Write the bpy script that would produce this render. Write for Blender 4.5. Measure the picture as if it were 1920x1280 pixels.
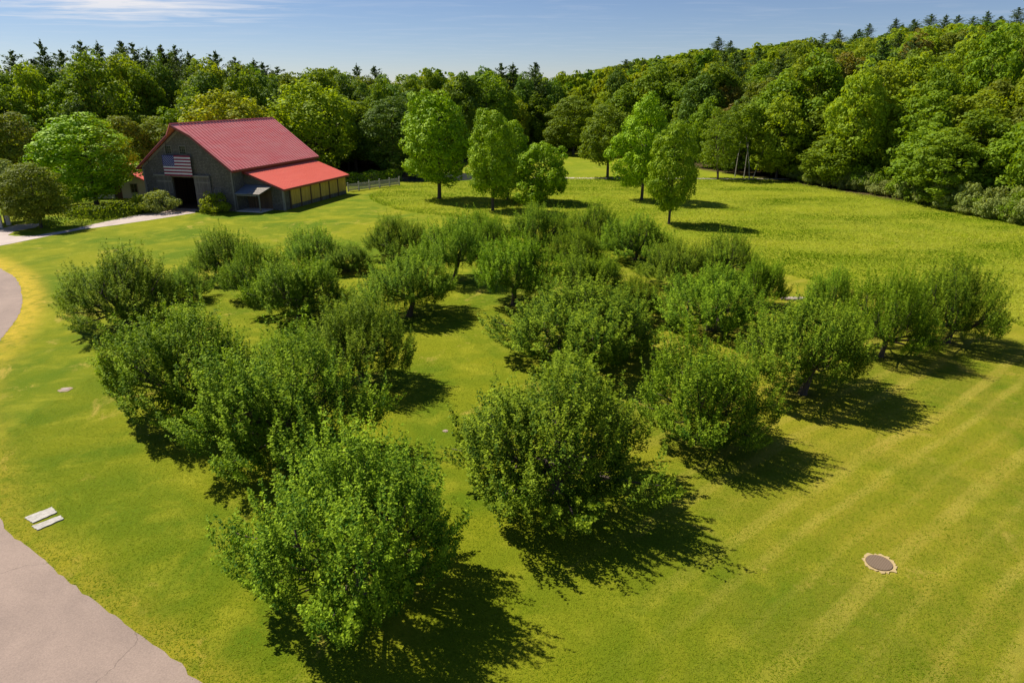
import bpy, math, random
import numpy as np
D = bpy.data; SC = bpy.context.scene; COL = SC.collection
for o in list(D.objects): D.objects.remove(o)
R = math.radians
# ------------------------------------------------------------------ camera, sky, sun
CAM_H = 14.0; FPX = 1280.0; PITCH = math.atan(470/1280)
cam = D.cameras.new('camera'); cam.lens = 24; cam.sensor_width = 36; cam.clip_start = .3; cam.clip_end = 6000
co = D.objects.new('camera', cam); COL.objects.link(co)
co.location = (0, 0, CAM_H); co.rotation_euler = (R(90)-PITCH, 0, 0); SC.camera = co
SUN_EL = R(51); SHD = (0.87, -0.49)                       # ground direction in which shadows fall
sv = (-SHD[0]*math.cos(SUN_EL), -SHD[1]*math.cos(SUN_EL), math.sin(SUN_EL))
W = D.worlds.new('World'); SC.world = W; W.use_nodes = True
wt = W.node_tree; bg = wt.nodes['Background']
sky = wt.nodes.new('ShaderNodeTexSky'); sky.sky_type = 'NISHITA'; sky.sun_disc = False
sky.sun_elevation = SUN_EL; sky.sun_rotation = math.atan2(sv[0], sv[1]); sky.altitude = 1500
sky.air_density = 1.0; sky.dust_density = 0.15; sky.ozone_density = 3.0
def wn(t): return wt.nodes.new(t)
tc = wn('ShaderNodeTexCoord'); sep = wn('ShaderNodeSeparateXYZ'); wt.links.new(tc.outputs['Generated'], sep.inputs[0])
def wmath(op, a, b=None, c=None):
    n = wn('ShaderNodeMath'); n.operation = op
    for i, v in enumerate((a, b, c)):
        if v is None: continue
        if isinstance(v, (int, float)): n.inputs[i].default_value = v
        else: wt.links.new(v, n.inputs[i])
    return n.outputs[0]
# wispy high cloud: noise on the plane of a cloud layer (direction / elevation)
el = wmath('MAXIMUM', sep.outputs[2], 0.02)
cx = wmath('DIVIDE', sep.outputs[0], el); cy = wmath('DIVIDE', sep.outputs[1], el)
cmb = wn('ShaderNodeCombineXYZ'); wt.links.new(wmath('MULTIPLY', cx, 0.55), cmb.inputs[0]); wt.links.new(wmath('MULTIPLY', cy, 1.1), cmb.inputs[1])
cn = wn('ShaderNodeTexNoise'); cn.inputs['Scale'].default_value = 1.3; cn.inputs['Detail'].default_value = 9; cn.inputs['Roughness'].default_value = .62; cn.inputs['Distortion'].default_value = .5
wt.links.new(cmb.outputs[0], cn.inputs['Vector'])
# clouds gather in one part of the sky (a soft bank in front and to the left)
az = wmath('ARCTAN2', sep.outputs[0], sep.outputs[1])
da = wmath('DIVIDE', wmath('ADD', az, 0.50), 0.20); de = wmath('DIVIDE', wmath('SUBTRACT', sep.outputs[2], 0.106), 0.030)
bank = wmath('SUBTRACT', 1.0, wmath('MULTIPLY', wmath('ADD', wmath('MULTIPLY', da, da), wmath('MULTIPLY', de, de)), .6))
bank = wmath('MAXIMUM', bank, 0.0)
cl = wn('ShaderNodeMapRange'); cl.inputs['From Min'].default_value = .50; cl.inputs['From Max'].default_value = .74
wt.links.new(wmath('ADD', cn.outputs[0], wmath('MULTIPLY', bank, .20)), cl.inputs['Value'])
cfac = wmath('MULTIPLY', cl.outputs[0], wmath('ADD', wmath('MULTIPLY', bank, .95), .12))
hs = wn('ShaderNodeHueSaturation'); hs.inputs['Saturation'].default_value = 1.05; hs.inputs['Value'].default_value = 1.0
wt.links.new(sky.outputs[0], hs.inputs['Color'])
mx = wn('ShaderNodeMix'); mx.data_type = 'RGBA'; wt.links.new(cfac, mx.inputs[0])
wt.links.new(hs.outputs[0], mx.inputs[6]); mx.inputs[7].default_value = (10.5, 10.6, 11.2, 1)
tn = wn('ShaderNodeMix'); tn.data_type = 'RGBA'; tn.blend_type = 'MULTIPLY'; tn.inputs[0].default_value = 1; tn.inputs[7].default_value = (1.06, 1.03, 1.16, 1)
wt.links.new(hs.outputs[0], tn.inputs[6]); wt.links.new(tn.outputs[2], mx.inputs[6]); wt.links.new(mx.outputs[2], bg.inputs[0]); bg.inputs[1].default_value = 0.053
sl = D.lights.new('sun', 'SUN'); sl.energy = 5.0; sl.angle = R(.5); sl.color = (1, .93, .80)
so = D.objects.new('sun', sl); COL.objects.link(so); so.location = (-30, 30, 60)
from mathutils import Vector
so.rotation_euler = Vector(sv).to_track_quat('Z', 'Y').to_euler()
SC.view_settings.view_transform = 'Standard'; SC.view_settings.look = 'None'
SC.view_settings.exposure = 0.55; SC.view_settings.gamma = 1
SC.render.engine = 'CYCLES'; SC.cycles.max_bounces = 5; SC.cycles.transparent_max_bounces = 4
SC.cycles.transmission_bounces = 3; SC.cycles.diffuse_bounces = 3

# ------------------------------------------------------------------ helpers
def ray(px, py):
    x = (px-960)/FPX; y = -(py-640)/FPX
    return (x, math.cos(PITCH)+y*math.sin(PITCH), -math.sin(PITCH)+y*math.cos(PITCH))
def gp(px, py):
    r = ray(px, py); t = -CAM_H/r[2]; return (r[0]*t, r[1]*t)
def topz(px, py, Y):
    r = ray(px, py); return CAM_H+r[2]*Y/r[1]
def xat(px, py, Y):
    r = ray(px, py); return r[0]*Y/r[1]
def dep(x, y, z=0): return y*math.cos(PITCH)+(CAM_H-z)*math.sin(PITCH)
def tag(o, label=None, cat=None, group=None, kind=None):
    if label: o['label'] = label
    if cat: o['category'] = cat
    if group: o['group'] = group
    if kind: o['kind'] = kind
    return o
def empty(name, loc, rz=0, label=None, cat=None, group=None):
    o = D.objects.new(name, None); COL.objects.link(o); o.location = loc; o.rotation_euler = (0, 0, rz); o.empty_display_size = .3
    return tag(o, label, cat, group)
class MB:
    def __init__(s): s.V = []; s.F = []; s.n = 0; s.M = []
    def add(s, v, f, m=0):
        v = np.asarray(v, float).reshape(-1, 3); s.V.append(v); 
        for q in f: s.F.append(tuple(i+s.n for i in q)); s.M.append(m)
        s.n += len(v)
    def box(s, x0, x1, y0, y1, z0, z1, m=0):
        v = [(x, y, z) for z in (z0, z1) for y in (y0, y1) for x in (x0, x1)]
        s.add(v, [(0, 2, 3, 1), (4, 5, 7, 6), (0, 1, 5, 4), (2, 6, 7, 3), (0, 4, 6, 2), (1, 3, 7, 5)], m)
    def prism(s, poly, off, m=0):            # poly: list of 3d points, off: extrusion vector
        n = len(poly); a = np.array(poly, float); b = a+np.array(off, float)
        f = [tuple(range(n)), tuple(range(2*n-1, n-1, -1))]+[(i, i+n, (i+1) % n+n, (i+1) % n) for i in range(n)]
        s.add(np.vstack([a, b]), f, m)
    def tube(s, pts, rad, k=7, m=0):
        pts = np.array(pts, float); n = len(pts); base = []
        for i in range(n):
            d = pts[min(i+1, n-1)]-pts[max(i-1, 0)]; d /= np.linalg.norm(d)+1e-9
            u = np.cross(d, (0.13, 1, .07)); u /= np.linalg.norm(u); w = np.cross(d, u)
            a = np.arange(k)*2*math.pi/k
            base.append(pts[i]+rad[i]*(np.outer(np.cos(a), u)+np.outer(np.sin(a), w)))
        f = [(i*k+j, i*k+(j+1) % k, (i+1)*k+(j+1) % k, (i+1)*k+j) for i in range(n-1) for j in range(k)]
        f.append(tuple(range(n*k-k, n*k))); s.add(np.vstack(base), f, m)
    def build(s, name, mats, parent=None, smooth=False, bevel=0):
        me = D.meshes.new(name); me.from_pydata(np.vstack(s.V).tolist(), [], s.F)
        if not isinstance(mats, (list, tuple)): mats = [mats]
        for m in mats: me.materials.append(m)
        me.polygons.foreach_set('material_index', s.M)
        if smooth: me.polygons.foreach_set('use_smooth', [True]*len(s.F))
        me.update()
        o = D.objects.new(name, me); COL.objects.link(o); o.parent = parent
        if bevel:
            b = o.modifiers.new('bevel', 'BEVEL'); b.width = bevel; b.segments = 2
        return o
def quads_mesh(name, Q, mat, attrs=None):
    """Q: (N,4,3) array of faces."""
    N = len(Q); me = D.meshes.new(name)
    me.vertices.add(N*4); me.vertices.foreach_set('co', Q.reshape(-1).astype(np.float32))
    me.loops.add(N*4); me.loops.foreach_set('vertex_index', np.arange(N*4, dtype=np.int32))
    me.polygons.add(N); me.polygons.foreach_set('loop_start', np.arange(0, N*4, 4, dtype=np.int32))
    me.materials.append(mat)
    for k, v in (attrs or {}).items():
        a = me.attributes.new(k, 'FLOAT', 'FACE'); a.data.foreach_set('value', np.asarray(v, np.float32))
    me.update(calc_edges=True); me.validate()
    return me
def nrm(a): return a/(np.linalg.norm(a, axis=-1, keepdims=True)+1e-9)
def leaf_quads(c, n, L, Wd, rng, axis=None, blunt=0.0):
    """diamond leaves at c with normal n, length L, width Wd"""
    N = len(c); n = nrm(n)
    a = rng.normal(size=(N, 3)) if axis is None else axis
    a = nrm(a-n*np.sum(a*n, 1)[:, None]); b = np.cross(n, a)
    L = np.broadcast_to(L, (N,))[:, None]; Wd = np.broadcast_to(Wd, (N,))[:, None]
    m = c+a*L*.08+n*L*.08
    return np.stack([c-a*L*.5, m+b*Wd*.5, c+a*L*.5, m-b*Wd*.5], 1)

# ------------------------------------------------------------------ materials
def nt(name):
    m = D.materials.new(name); m.use_nodes = True; t = m.node_tree; b = t.nodes['Principled BSDF']
    return m, t, b
def node(t, ty, **kw):
    n = t.nodes.new(ty)
    for k, v in kw.items(): setattr(n, k, v)
    return n
def mixc(t, fac, a, b, blend='MIX'):
    n = node(t, 'ShaderNodeMix', data_type='RGBA', blend_type=blend)
    for i, v in ((0, fac), (6, a), (7, b)):
        if isinstance(v, (int, float)): n.inputs[i].default_value = v
        elif isinstance(v, tuple): n.inputs[i].default_value = v if len(v) == 4 else v+(1,)
        else: t.links.new(v, n.inputs[i])
    return n.outputs[2]
def mth(t, op, a, b=None, clamp=False):
    n = node(t, 'ShaderNodeMath', operation=op, use_clamp=clamp)
    for i, v in enumerate((a, b)):
        if v is None: continue
        if isinstance(v, (int, float)): n.inputs[i].default_value = v
        else: t.links.new(v, n.inputs[i])
    return n.outputs[0]
def rng_(t, v, a, b, c=0, d=1, smooth=False):
    n = node(t, 'ShaderNodeMapRange'); n.interpolation_type = 'SMOOTHSTEP' if smooth else 'LINEAR'
    t.links.new(v, n.inputs[0])
    for i, x in enumerate((a, b, c, d)): n.inputs[i+1].default_value = x
    return n.outputs[0]
def noise(t, scale, detail=4, rough=.55, vec=None, dist=0):
    n = node(t, 'ShaderNodeTexNoise'); n.inputs['Scale'].default_value = scale; n.inputs['Detail'].default_value = detail
    n.inputs['Roughness'].default_value = rough; n.inputs['Distortion'].default_value = dist
    if vec is not None: t.links.new(vec, n.inputs['Vector'])
    return n.outputs[0]
def attr(t, name):
    n = node(t, 'ShaderNodeAttribute'); n.attribute_name = name; return n.outputs['Fac']
def objco(t): return node(t, 'ShaderNodeTexCoord').outputs['Object']
def mapping(t, vec, sc=(1, 1, 1), rot=(0, 0, 0)):
    n = node(t, 'ShaderNodeMapping'); t.links.new(vec, n.inputs[0]); n.inputs['Scale'].default_value = sc; n.inputs['Rotation'].default_value = rot
    return n.outputs[0]
def bump(t, b, h, strength=.5, dist=.05):
    n = node(t, 'ShaderNodeBump'); n.inputs['Strength'].default_value = strength; n.inputs['Distance'].default_value = dist
    t.links.new(h, n.inputs['Height']); t.links.new(n.outputs[0], b.inputs['Normal'])

def leaf_mat(name, dark, light, trans=.35, rough=.5, spec=.35, tcol=None, hue=False):
    m = D.materials.new(name); m.use_nodes = True; t = m.node_tree; t.nodes.clear()
    out = node(t, 'ShaderNodeOutputMaterial'); tint = attr(t, 'tint')
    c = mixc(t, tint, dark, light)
    if hue:
        h = attr(t, 'hue'); rp = node(t, 'ShaderNodeValToRGB'); t.links.new(h, rp.inputs[0])
        e = rp.color_ramp.elements; e[0].position = 0; e[0].color = (.55, .72, .9, 1); e[1].position = 1; e[1].color = (1.5, 1.1, .9, 1)
        for p, k in ((.35, (1, 1, 1, 1)), (.7, (1.25, 1.15, .8, 1))):
            x = e.new(p); x.color = k
        c = mixc(t, 1.0, c, rp.outputs[0], 'MULTIPLY')
    oi = node(t, 'ShaderNodeObjectInfo')
    hsv = node(t, 'ShaderNodeHueSaturation'); t.links.new(c, hsv.inputs['Color'])
    t.links.new(rng_(t, oi.outputs['Random'], 0, 1, .489, .503), hsv.inputs['Hue'])
    t.links.new(rng_(t, oi.outputs['Random'], 0, 1, .84, 1.14), hsv.inputs['Value'])
    c = hsv.outputs[0]
    p = node(t, 'ShaderNodeBsdfPrincipled'); t.links.new(c, p.inputs['Base Color'])
    p.inputs['Roughness'].default_value = rough; p.inputs['Specular IOR Level'].default_value = spec
    tr = node(t, 'ShaderNodeBsdfTranslucent')
    t.links.new(mixc(t, 1.0, c, tcol or (1.5, 1.35, .35), 'MULTIPLY'), tr.inputs[0])
    ms = node(t, 'ShaderNodeMixShader'); ms.inputs[0].default_value = trans
    t.links.new(p.outputs[0], ms.inputs[1]); t.links.new(tr.outputs[0], ms.inputs[2]); t.links.new(ms.outputs[0], out.inputs[0])
    return m
LM = dict(
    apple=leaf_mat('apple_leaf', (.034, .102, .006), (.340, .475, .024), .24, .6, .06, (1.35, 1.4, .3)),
    maple=leaf_mat('maple_leaf', (.045, .155, .003), (.380, .560, .008), .20, .6, .15, (1.4, 1.35, .3)),
    lime=leaf_mat('pale_leaf', (.140, .225, .010), (.340, .440, .022), .40, .6, .15),
    mid=leaf_mat('mid_green_leaf', (.085, .165, .008), (.240, .355, .018), .38, .6, .15),
    deep=leaf_mat('dark_green_leaf', (.050, .115, .012), (.155, .260, .028), .32, .6, .15),
    olive=leaf_mat('olive_leaf', (.095, .145, .010), (.240, .300, .028), .35, .6, .15),
    rust=leaf_mat('brownish_leaf', (.125, .115, .014), (.250, .220, .030), .32, .6, .15),
    yellow=leaf_mat('yellow_green_leaf', (.170, .225, .010), (.380, .440, .030), .40, .6, .15),
    pine=leaf_mat('pine_needles', (.045, .095, .020), (.130, .200, .035), .20, .6, .15),
    shrub=leaf_mat('shrub_leaf', (.130, .190, .035), (.340, .400, .110), .32, .6, .15),
    hedge=leaf_mat('hedge_leaf', (.085, .180, .008), (.260, .400, .012), .32, .6, .15),
    wood=leaf_mat('wood_leaf', (.090, .160, .009), (.245, .340, .018), .35, .7, .1, hue=True),
    grass=leaf_mat('meadow_grass', (.140, .225, .008), (.345, .390, .060), .42, .8, .05, (1.2, 1.3, .5), hue=True),
    lawn=leaf_mat('lawn_grass', (.120, .190, .004), (.260, .290, .016), .40, .8, .05, (1.2, 1.3, .5)),
)
def bark_mat(name, a, b):
    m, t, p = nt(name); v = mapping(t, objco(t), (6, 6, 1.2)); n = noise(t, 3, 6, .65, v)
    t.links.new(mixc(t, n, a, b), p.inputs['Base Color']); p.inputs['Roughness'].default_value = .95
    bump(t, p, n, .6, .05); return m
BARK = bark_mat('dark_bark', (.035, .026, .02), (.12, .09, .07)); BIRCH = bark_mat('birch_bark', (.14, .12, .10), (.40, .37, .33))

# ------------------------------------------------------------------ terrain
def hgt(x, y):
    x = np.asarray(x, float); y = np.asarray(y, float)
    dr = (x-57.7)*.917+(y-77)*.398-8
    hr = 30*(1-np.exp(-np.maximum(dr, 0)**1.25/280))
    hr = np.where(dr > 0, hr, 0)
    dl = np.maximum(y-150, 0)*np.clip((-x-10)/40, 0, 1); hl = 9*(1-np.exp(-dl/90))
    hm = 5*(1-np.exp(-np.maximum(y-190, 0)/80))
    return (hr+hl+hm)*np.clip((450-np.hypot(x, y))/140, 0, 1)
FEDGE = [(-150, 96), (-78, 104), (-62, 118), (-40, 124), (-24, 131), (-8, 148), (3, 170), (30, 172), (36, 132), (44, 116), (49, 101), (54.5, 89), (57.5, 77), (62, 62), (72, 40), (110, 0)]
def in_forest(x, y):                      # beyond the woodland edge line
    if y < 0: return False
    a = math.atan2(x, y); r = math.hypot(x, y)
    A = [math.atan2(p[0], p[1]) for p in FEDGE]; RR = [math.hypot(*p) for p in FEDGE]
    return r > np.interp(a, A, RR)
def edge_dist(x, y):
    a = math.atan2(x, y); A = [math.atan2(p[0], p[1]) for p in FEDGE]; RR = [math.hypot(*p) for p in FEDGE]
    return math.hypot(x, y)-np.interp(a, A, RR)
ROAD_EDGE = [(8, -6), (1, 5), (-7.7, 13.2), (-10.2, 14.8), (-13.1, 16.7), (-15.5, 18.4), (-17.6, 19.8), (-22, 25), (-26.5, 31), (-30.7, 38.4), (-31.8, 41.2), (-33.6, 44.8), (-36.2, 48.6), (-39.6, 53.0), (-42.9, 55.8), (-47.5, 60), (-52, 62.6), (-55, 63.4)]
def pl_dist(X, Y, pts):
    d = np.full(X.shape, 1e9)
    for (x0, y0), (x1, y1) in zip(pts, pts[1:]):
        dx, dy = x1-x0, y1-y0; t = np.clip(((X-x0)*dx+(Y-y0)*dy)/(dx*dx+dy*dy), 0, 1)
        d = np.minimum(d, np.hypot(X-x0-t*dx, Y-y0-t*dy))
    return d
MEADOW = [(-17.4, 110.5), (-20.6, 99.5), (-19.6, 95), (-18.2, 91.7), (-13.2, 84), (-5.6, 80.3), (3, 74), (14, 64), (21.9, 54.7), (24.5, 50.5), (31.8, 42), (33.5, 38.8), (40, 36), (70, 40), (62, 62), (57.5, 77), (54.5, 89), (49, 101), (44, 116), (38, 119.4), (4, 119.4), (-7, 113.2)]
def inpoly(X, Y, P_):
    r = np.zeros(X.shape, bool); n = len(P_)
    for i in range(n):
        x0, y0 = P_[i]; x1, y1 = P_[(i+1) % n]
        if y0 == y1: continue
        c = ((y0 > Y) != (y1 > Y)) & (X < (x1-x0)*(Y-y0)/(y1-y0)+x0); r ^= c
    return r
def smooth_poly(P_, it=2, closed=True):
    P_ = [tuple(p) for p in P_]
    for _ in range(it):
        Q = []; n = len(P_); rngi = range(n) if closed else range(n-1)
        if not closed: Q.append(P_[0])
        for i in rngi:
            a = P_[i]; b = P_[(i+1) % n]
            Q += [(.75*a[0]+.25*b[0], .75*a[1]+.25*b[1]), (.25*a[0]+.75*b[0], .25*a[1]+.75*b[1])]
        if not closed: Q.append(P_[-1])
        P_ = Q
    return P_
MEADOW_S = smooth_poly(MEADOW, 1)
ROAD_S = smooth_poly(ROAD_EDGE, 2, False)

AP = [  # base px, base py, half width px, top py, label
 (676, 1112, 208, 800, 'nearest apple tree, in the foreground with its dense shadow reaching the bottom edge'),
 (1040, 925, 190, 672, 'apple tree just right of and behind the nearest one, foreground centre'),
 (1312, 825, 136, 622, 'thin leaved apple tree with exposed trunk, right of the foreground centre one'),
 (1505, 738, 124, 550, 'round apple tree with visible trunk in front of the right hand pair'),
 (1652, 668, 76, 494, 'apple tree in the middle of the three at the right end of the orchard'),
 (1776, 642, 86, 478, 'apple tree farthest right in the orchard, by the meadow edge'),
 (1552, 610, 50, 497, 'small upright apple tree peeking over the round one near the right end'),
 (542, 858, 170, 622, 'large apple tree behind and left of the nearest one'),
 (362, 782, 146, 560, 'large spreading apple tree on the left, between the leftmost tree and the foreground'),
 (680, 715, 104, 548, 'apple tree with a short dark trunk and round shadow left of the open grass aisle'),
 (240, 610, 102, 462, 'leftmost apple tree, ragged, with low limbs reaching toward the road'),
 (768, 592, 92, 472, 'apple tree leaning on a slanted bare trunk at the aisle head'),
 (852, 524, 70, 394, 'apple tree with tall straight bare trunk in the middle back of the orchard'),
 (963, 572, 85, 434, 'dome shaped apple tree with its own shadow at the far end of the grass aisle'),
 (425, 522, 50, 428, 'small pointed apple tree in the left back row nearest the barn door'),
 (592, 502, 50, 428, 'small round apple tree in the back row in front of the barn lean-to'),
 (482, 556, 55, 458, 'apple tree just behind the large left pair, paler top'),
 (562, 596, 84, 484, 'broad low apple tree in the middle of the left block'),
 (742, 482, 52, 406, 'pointed apple tree in the back row nearest the curved meadow edge'),
 (1005, 472, 52, 382, 'tall narrow apple tree in the back row below the low bushy maple'),
 (1112, 456, 47, 384, 'apple tree in the back row with pointed crown, center right'),
 (1192, 486, 58, 404, 'round dark apple tree at the right end of the back row'),
 (1105, 565, 64, 474, 'apple tree just behind the wide tree on the right of the aisle'),
 (1088, 672, 136, 534, 'wide apple tree on the right side of the open grass aisle'),
 (1265, 535, 55, 448, 'low apple tree between two rounder ones in the right back block'),
 (1362, 520, 52, 440, 'apple tree at the right back corner of the orchard near the meadow edge'),
 (1330, 618, 86, 502, 'round apple tree in the middle of the right block'),
 (1425, 574, 42, 484, 'small apple tree standing beside the dark green edge of the meadow'),
 (655, 508, 45, 458, 'low pale apple tree between the lean-to row and the aisle'),
 (1080, 505, 48, 430, 'low apple tree filling the gap in the right half of the back rows'),
 (905, 478, 45, 398, 'apple tree half hidden behind the tall bare trunked one'),
 (345, 560, 42, 500, 'low apple tree just right of the leftmost ragged one'),
 (1195, 600, 48, 520, 'low drooping apple tree between the wide aisle tree and the round right block tree'),
]
# ground sheet
def graded(lo, hi, c0, c1, step, grow=1.07):
    a = list(np.arange(c0, c1, step)); x = c1; s = step
    while x < hi: a.append(x); s *= grow; x += s
    a.append(hi); x = c0; s = step; b = []
    while True:
        s *= grow; x -= s
        if x <= lo: break
        b.append(x)
    b.append(lo); return np.array(b[::-1]+a)
gx = graded(-3000, 3000, -45, 45, .5); gy = graded(-400, 5000, 8, 90, .5)
X, Y = np.meshgrid(gx, gy); Z = hgt(X, Y)
far = np.hypot(X, Y) > 900; Z = np.where(far, np.minimum(Z, 20), Z)
nx, ny = len(gx), len(gy); me = D.meshes.new('ground')
me.vertices.add(nx*ny); me.vertices.foreach_set('co', np.stack([X, Y, Z], -1).reshape(-1))
ii = (np.arange(ny-1)[:, None]*nx+np.arange(nx-1)[None]).reshape(-1)
fq = np.stack([ii, ii+1, ii+1+nx, ii+nx], 1)
me.loops.add(fq.size); me.loops.foreach_set('vertex_index', fq.reshape(-1).astype(np.int32))
me.polygons.add(len(fq)); me.polygons.foreach_set('loop_start', np.arange(0, fq.size, 4, dtype=np.int32))
rd = pl_dist(X, Y, ROAD_S)
def sstep(a, b, v): t = np.clip((v-a)/(b-a), 0, 1); return t*t*(3-2*t)
verge = (1-sstep(.5, 2.1, rd))*sstep(33, 40, Y)*sstep(66, 58, Y) + .42*(1-sstep(.15, 1.5, rd))*(Y < 36)
stripe = sstep(-1, 13, X+.15*(Y-20))*sstep(60, 45, Y)
A = np.array([math.atan2(p[0], p[1]) for p in FEDGE]); RR = np.array([math.hypot(*p) for p in FEDGE])
fe = np.hypot(X, Y)-np.interp(np.arctan2(X, Y), A, RR)
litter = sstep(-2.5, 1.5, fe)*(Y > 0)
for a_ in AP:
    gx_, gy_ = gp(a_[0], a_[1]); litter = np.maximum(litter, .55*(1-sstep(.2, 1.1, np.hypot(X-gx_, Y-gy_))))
mead = inpoly(X, Y, MEADOW_S).astype(float)
field = ((Y > 118) & (fe < 0) & (X > -30)).astype(float)
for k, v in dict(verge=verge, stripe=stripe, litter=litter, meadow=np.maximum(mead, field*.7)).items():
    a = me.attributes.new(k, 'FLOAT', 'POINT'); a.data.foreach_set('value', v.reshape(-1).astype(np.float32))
me.update(calc_edges=True)
def ground_mat():
    m, t, p = nt('lawn_and_soil'); v = objco(t)
    big = noise(t, .11, 4, .6, v, .6); mid = noise(t, .55, 5, .62, v, .4); fin = noise(t, 9, 8, .78, v); tiny = noise(t, 34, 4, .8, v)
    c = mixc(t, rng_(t, big, .36, .64, 0, 1, True), (.100, .158, .004), (.205, .222, .007))
    c = mixc(t, rng_(t, mid, .46, .72, 0, .55, True), c, (.32, .31, .020))
    dead = noise(t, .32, 7, .72, mapping(t, v, (1, 1, 1), (0, 0, .7)), .8)
    c = mixc(t, rng_(t, dead, .57, .70, 0, .75, True), c, (.40, .31, .060))
    # mowing stripes running up to the right
    dp = node(t, 'ShaderNodeVectorMath', operation='DOT_PRODUCT'); t.links.new(v, dp.inputs[0]); dp.inputs[1].default_value = (.618, -.786, 0)
    wob = noise(t, .12, 3, .5, v)
    ph = mth(t, 'ADD', mth(t, 'MULTIPLY', dp.outputs['Value'], 5.0), mth(t, 'MULTIPLY', wob, 6.0))
    sn = mth(t, 'SINE', ph); st = attr(t, 'stripe'); sn = mth(t, 'ADD', mth(t, 'MULTIPLY', sn, .65), mth(t, 'MULTIPLY', mth(t, 'SINE', mth(t, 'MULTIPLY', ph, .37)), .35))
    brk = rng_(t, noise(t, .35, 4, .6, mapping(t, v, (1, 1, 1), (0, 0, .9))), .35, .62, .3, 1)
    sf = mth(t, 'MULTIPLY', mth(t, 'MULTIPLY', rng_(t, sn, .1, .75, 0, .58, True), brk), st, True)
    c = mixc(t, sf, c, (.42, .35, .06))
    c = mixc(t, mth(t, 'MULTIPLY', st, rng_(t, noise(t, .5, 6, .7, v, .6), .35, .65, .1, .55)), c, (.31, .245, .028))
    ns = mth(t, 'MULTIPLY', rng_(t, sn, -.9, -.1, .30, 0), st, True)
    c = mixc(t, ns, c, (.13, .17, .006))
    c = mixc(t, mth(t, 'MULTIPLY', attr(t, 'meadow'), .75), c, mixc(t, rng_(t, noise(t, .16, 5, .65, v, 1.0), .35, .68), (.175, .230, .005), (.29, .30, .022)))
    vg = mth(t, 'MULTIPLY', attr(t, 'verge'), rng_(t, noise(t, 1.3, 6, .75, v), .30, .55), True)
    c = mixc(t, vg, c, mixc(t, noise(t, 2.5, 5, .7, v), (.52, .39, .01), (.44, .31, .06)))
    f = mth(t, 'ADD', mth(t, 'MULTIPLY', rng_(t, fin, .25, .75, .62, 1.4), .62), mth(t, 'MULTIPLY', rng_(t, tiny, .25, .75, .45, 1.6), .38))
    mv = node(t, 'ShaderNodeVectorMath', operation='SCALE'); t.links.new(c, mv.inputs[0]); t.links.new(f, mv.inputs['Scale'])
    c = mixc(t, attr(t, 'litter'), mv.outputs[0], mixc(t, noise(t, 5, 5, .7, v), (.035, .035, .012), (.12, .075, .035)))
    t.links.new(c, p.inputs['Base Color']); p.inputs['Roughness'].default_value = .95; p.inputs['Specular IOR Level'].default_value = .1
    bump(t, p, mth(t, 'ADD', fin, mth(t, 'MULTIPLY', tiny, .5)), .8, .07); return m
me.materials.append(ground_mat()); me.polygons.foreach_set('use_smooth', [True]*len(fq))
ground = D.objects.new('ground', me); COL.objects.link(ground); tag(ground, kind='structure')

def asphalt_mat(name, a, b, crack=True):
    m, t, p = nt(name); v = objco(t)
    c = mixc(t, rng_(t, noise(t, .35, 5, .65, v, .5), .35, .65), a, b)
    sp = noise(t, 22, 5, .85, v); f = rng_(t, sp, .25, .75, .70, 1.32)
    mv = node(t, 'ShaderNodeVectorMath', operation='SCALE'); t.links.new(c, mv.inputs[0]); t.links.new(f, mv.inputs['Scale']); c = mv.outputs[0]
    if crack:
        w = node(t, 'ShaderNodeTexVoronoi', feature='DISTANCE_TO_EDGE'); w.inputs['Scale'].default_value = .14
        wv = node(t, 'ShaderNodeVectorMath', operation='ADD'); t.links.new(v, wv.inputs[0])
        nn = node(t, 'ShaderNodeTexNoise'); nn.inputs['Scale'].default_value = .9; nn.inputs['Detail'].default_value = 6; t.links.new(v, nn.inputs[0]); t.links.new(nn.outputs[1], wv.inputs[1])
        t.links.new(wv.outputs[0], w.inputs[0])
        c = mixc(t, rng_(t, w.outputs[0], .0006, .0022, .5, 0), c, (.08, .06, .05))
    t.links.new(c, p.inputs['Base Color']); p.inputs['Roughness'].default_value = .9; p.inputs['Specular IOR Level'].default_value = .25
    bump(t, p, sp, .4, .02); return m
ASPH = asphalt_mat('worn_asphalt', (.25, .190, .160), (.31, .235, .195)); PATHM = asphalt_mat('gravel_path', (.40, .33, .30), (.50, .42, .38), False)
def sheet(name, poly, mat, z, jit=0, rr=None):
    P_ = poly
    if jit:
        Q = []
        for i in range(len(P_)):
            a, b = P_[i], P_[(i+1) % len(P_)]; L = math.dist(a, b); n = max(1, int(L/.25)) if L < 12 else 1
            for k in range(n):
                t_ = k/n; Q.append((a[0]+(b[0]-a[0])*t_+rr.uniform(-jit, jit), a[1]+(b[1]-a[1])*t_+rr.uniform(-jit, jit)))
        P_ = Q
    me = D.meshes.new(name); me.from_pydata([(x, y, z) for x, y in P_], [], [tuple(range(len(P_)))]); me.materials.append(mat)
    o = D.objects.new(name, me); COL.objects.link(o); tag(o, kind='structure'); return o
rr = random.Random(4)
rest = [(-62, 60), (-50, 50), (-43, 42), (-38, 34), (-30, 24), (-24, 15), (-17, 8), (-8, 0), (0, -12)]
sheet('road', ROAD_S+rest, ASPH, .012, .05, rr)
pth = [gp(*q) for q in [(0, 461), (55, 450), (109, 439), (156, 430), (203, 424), (280, 413), (330, 405), (366, 399), (371, 384), (331, 388), (280, 399), (187, 418), (130, 431), (66, 442), (30, 443), (14, 441), (30, 433), (66, 427), (80, 419), (31, 421), (0, 430)]]
sheet('path', [(-66, 60)]+pth+[(-72, 72)], PATHM, .012, .04, rr)
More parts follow.
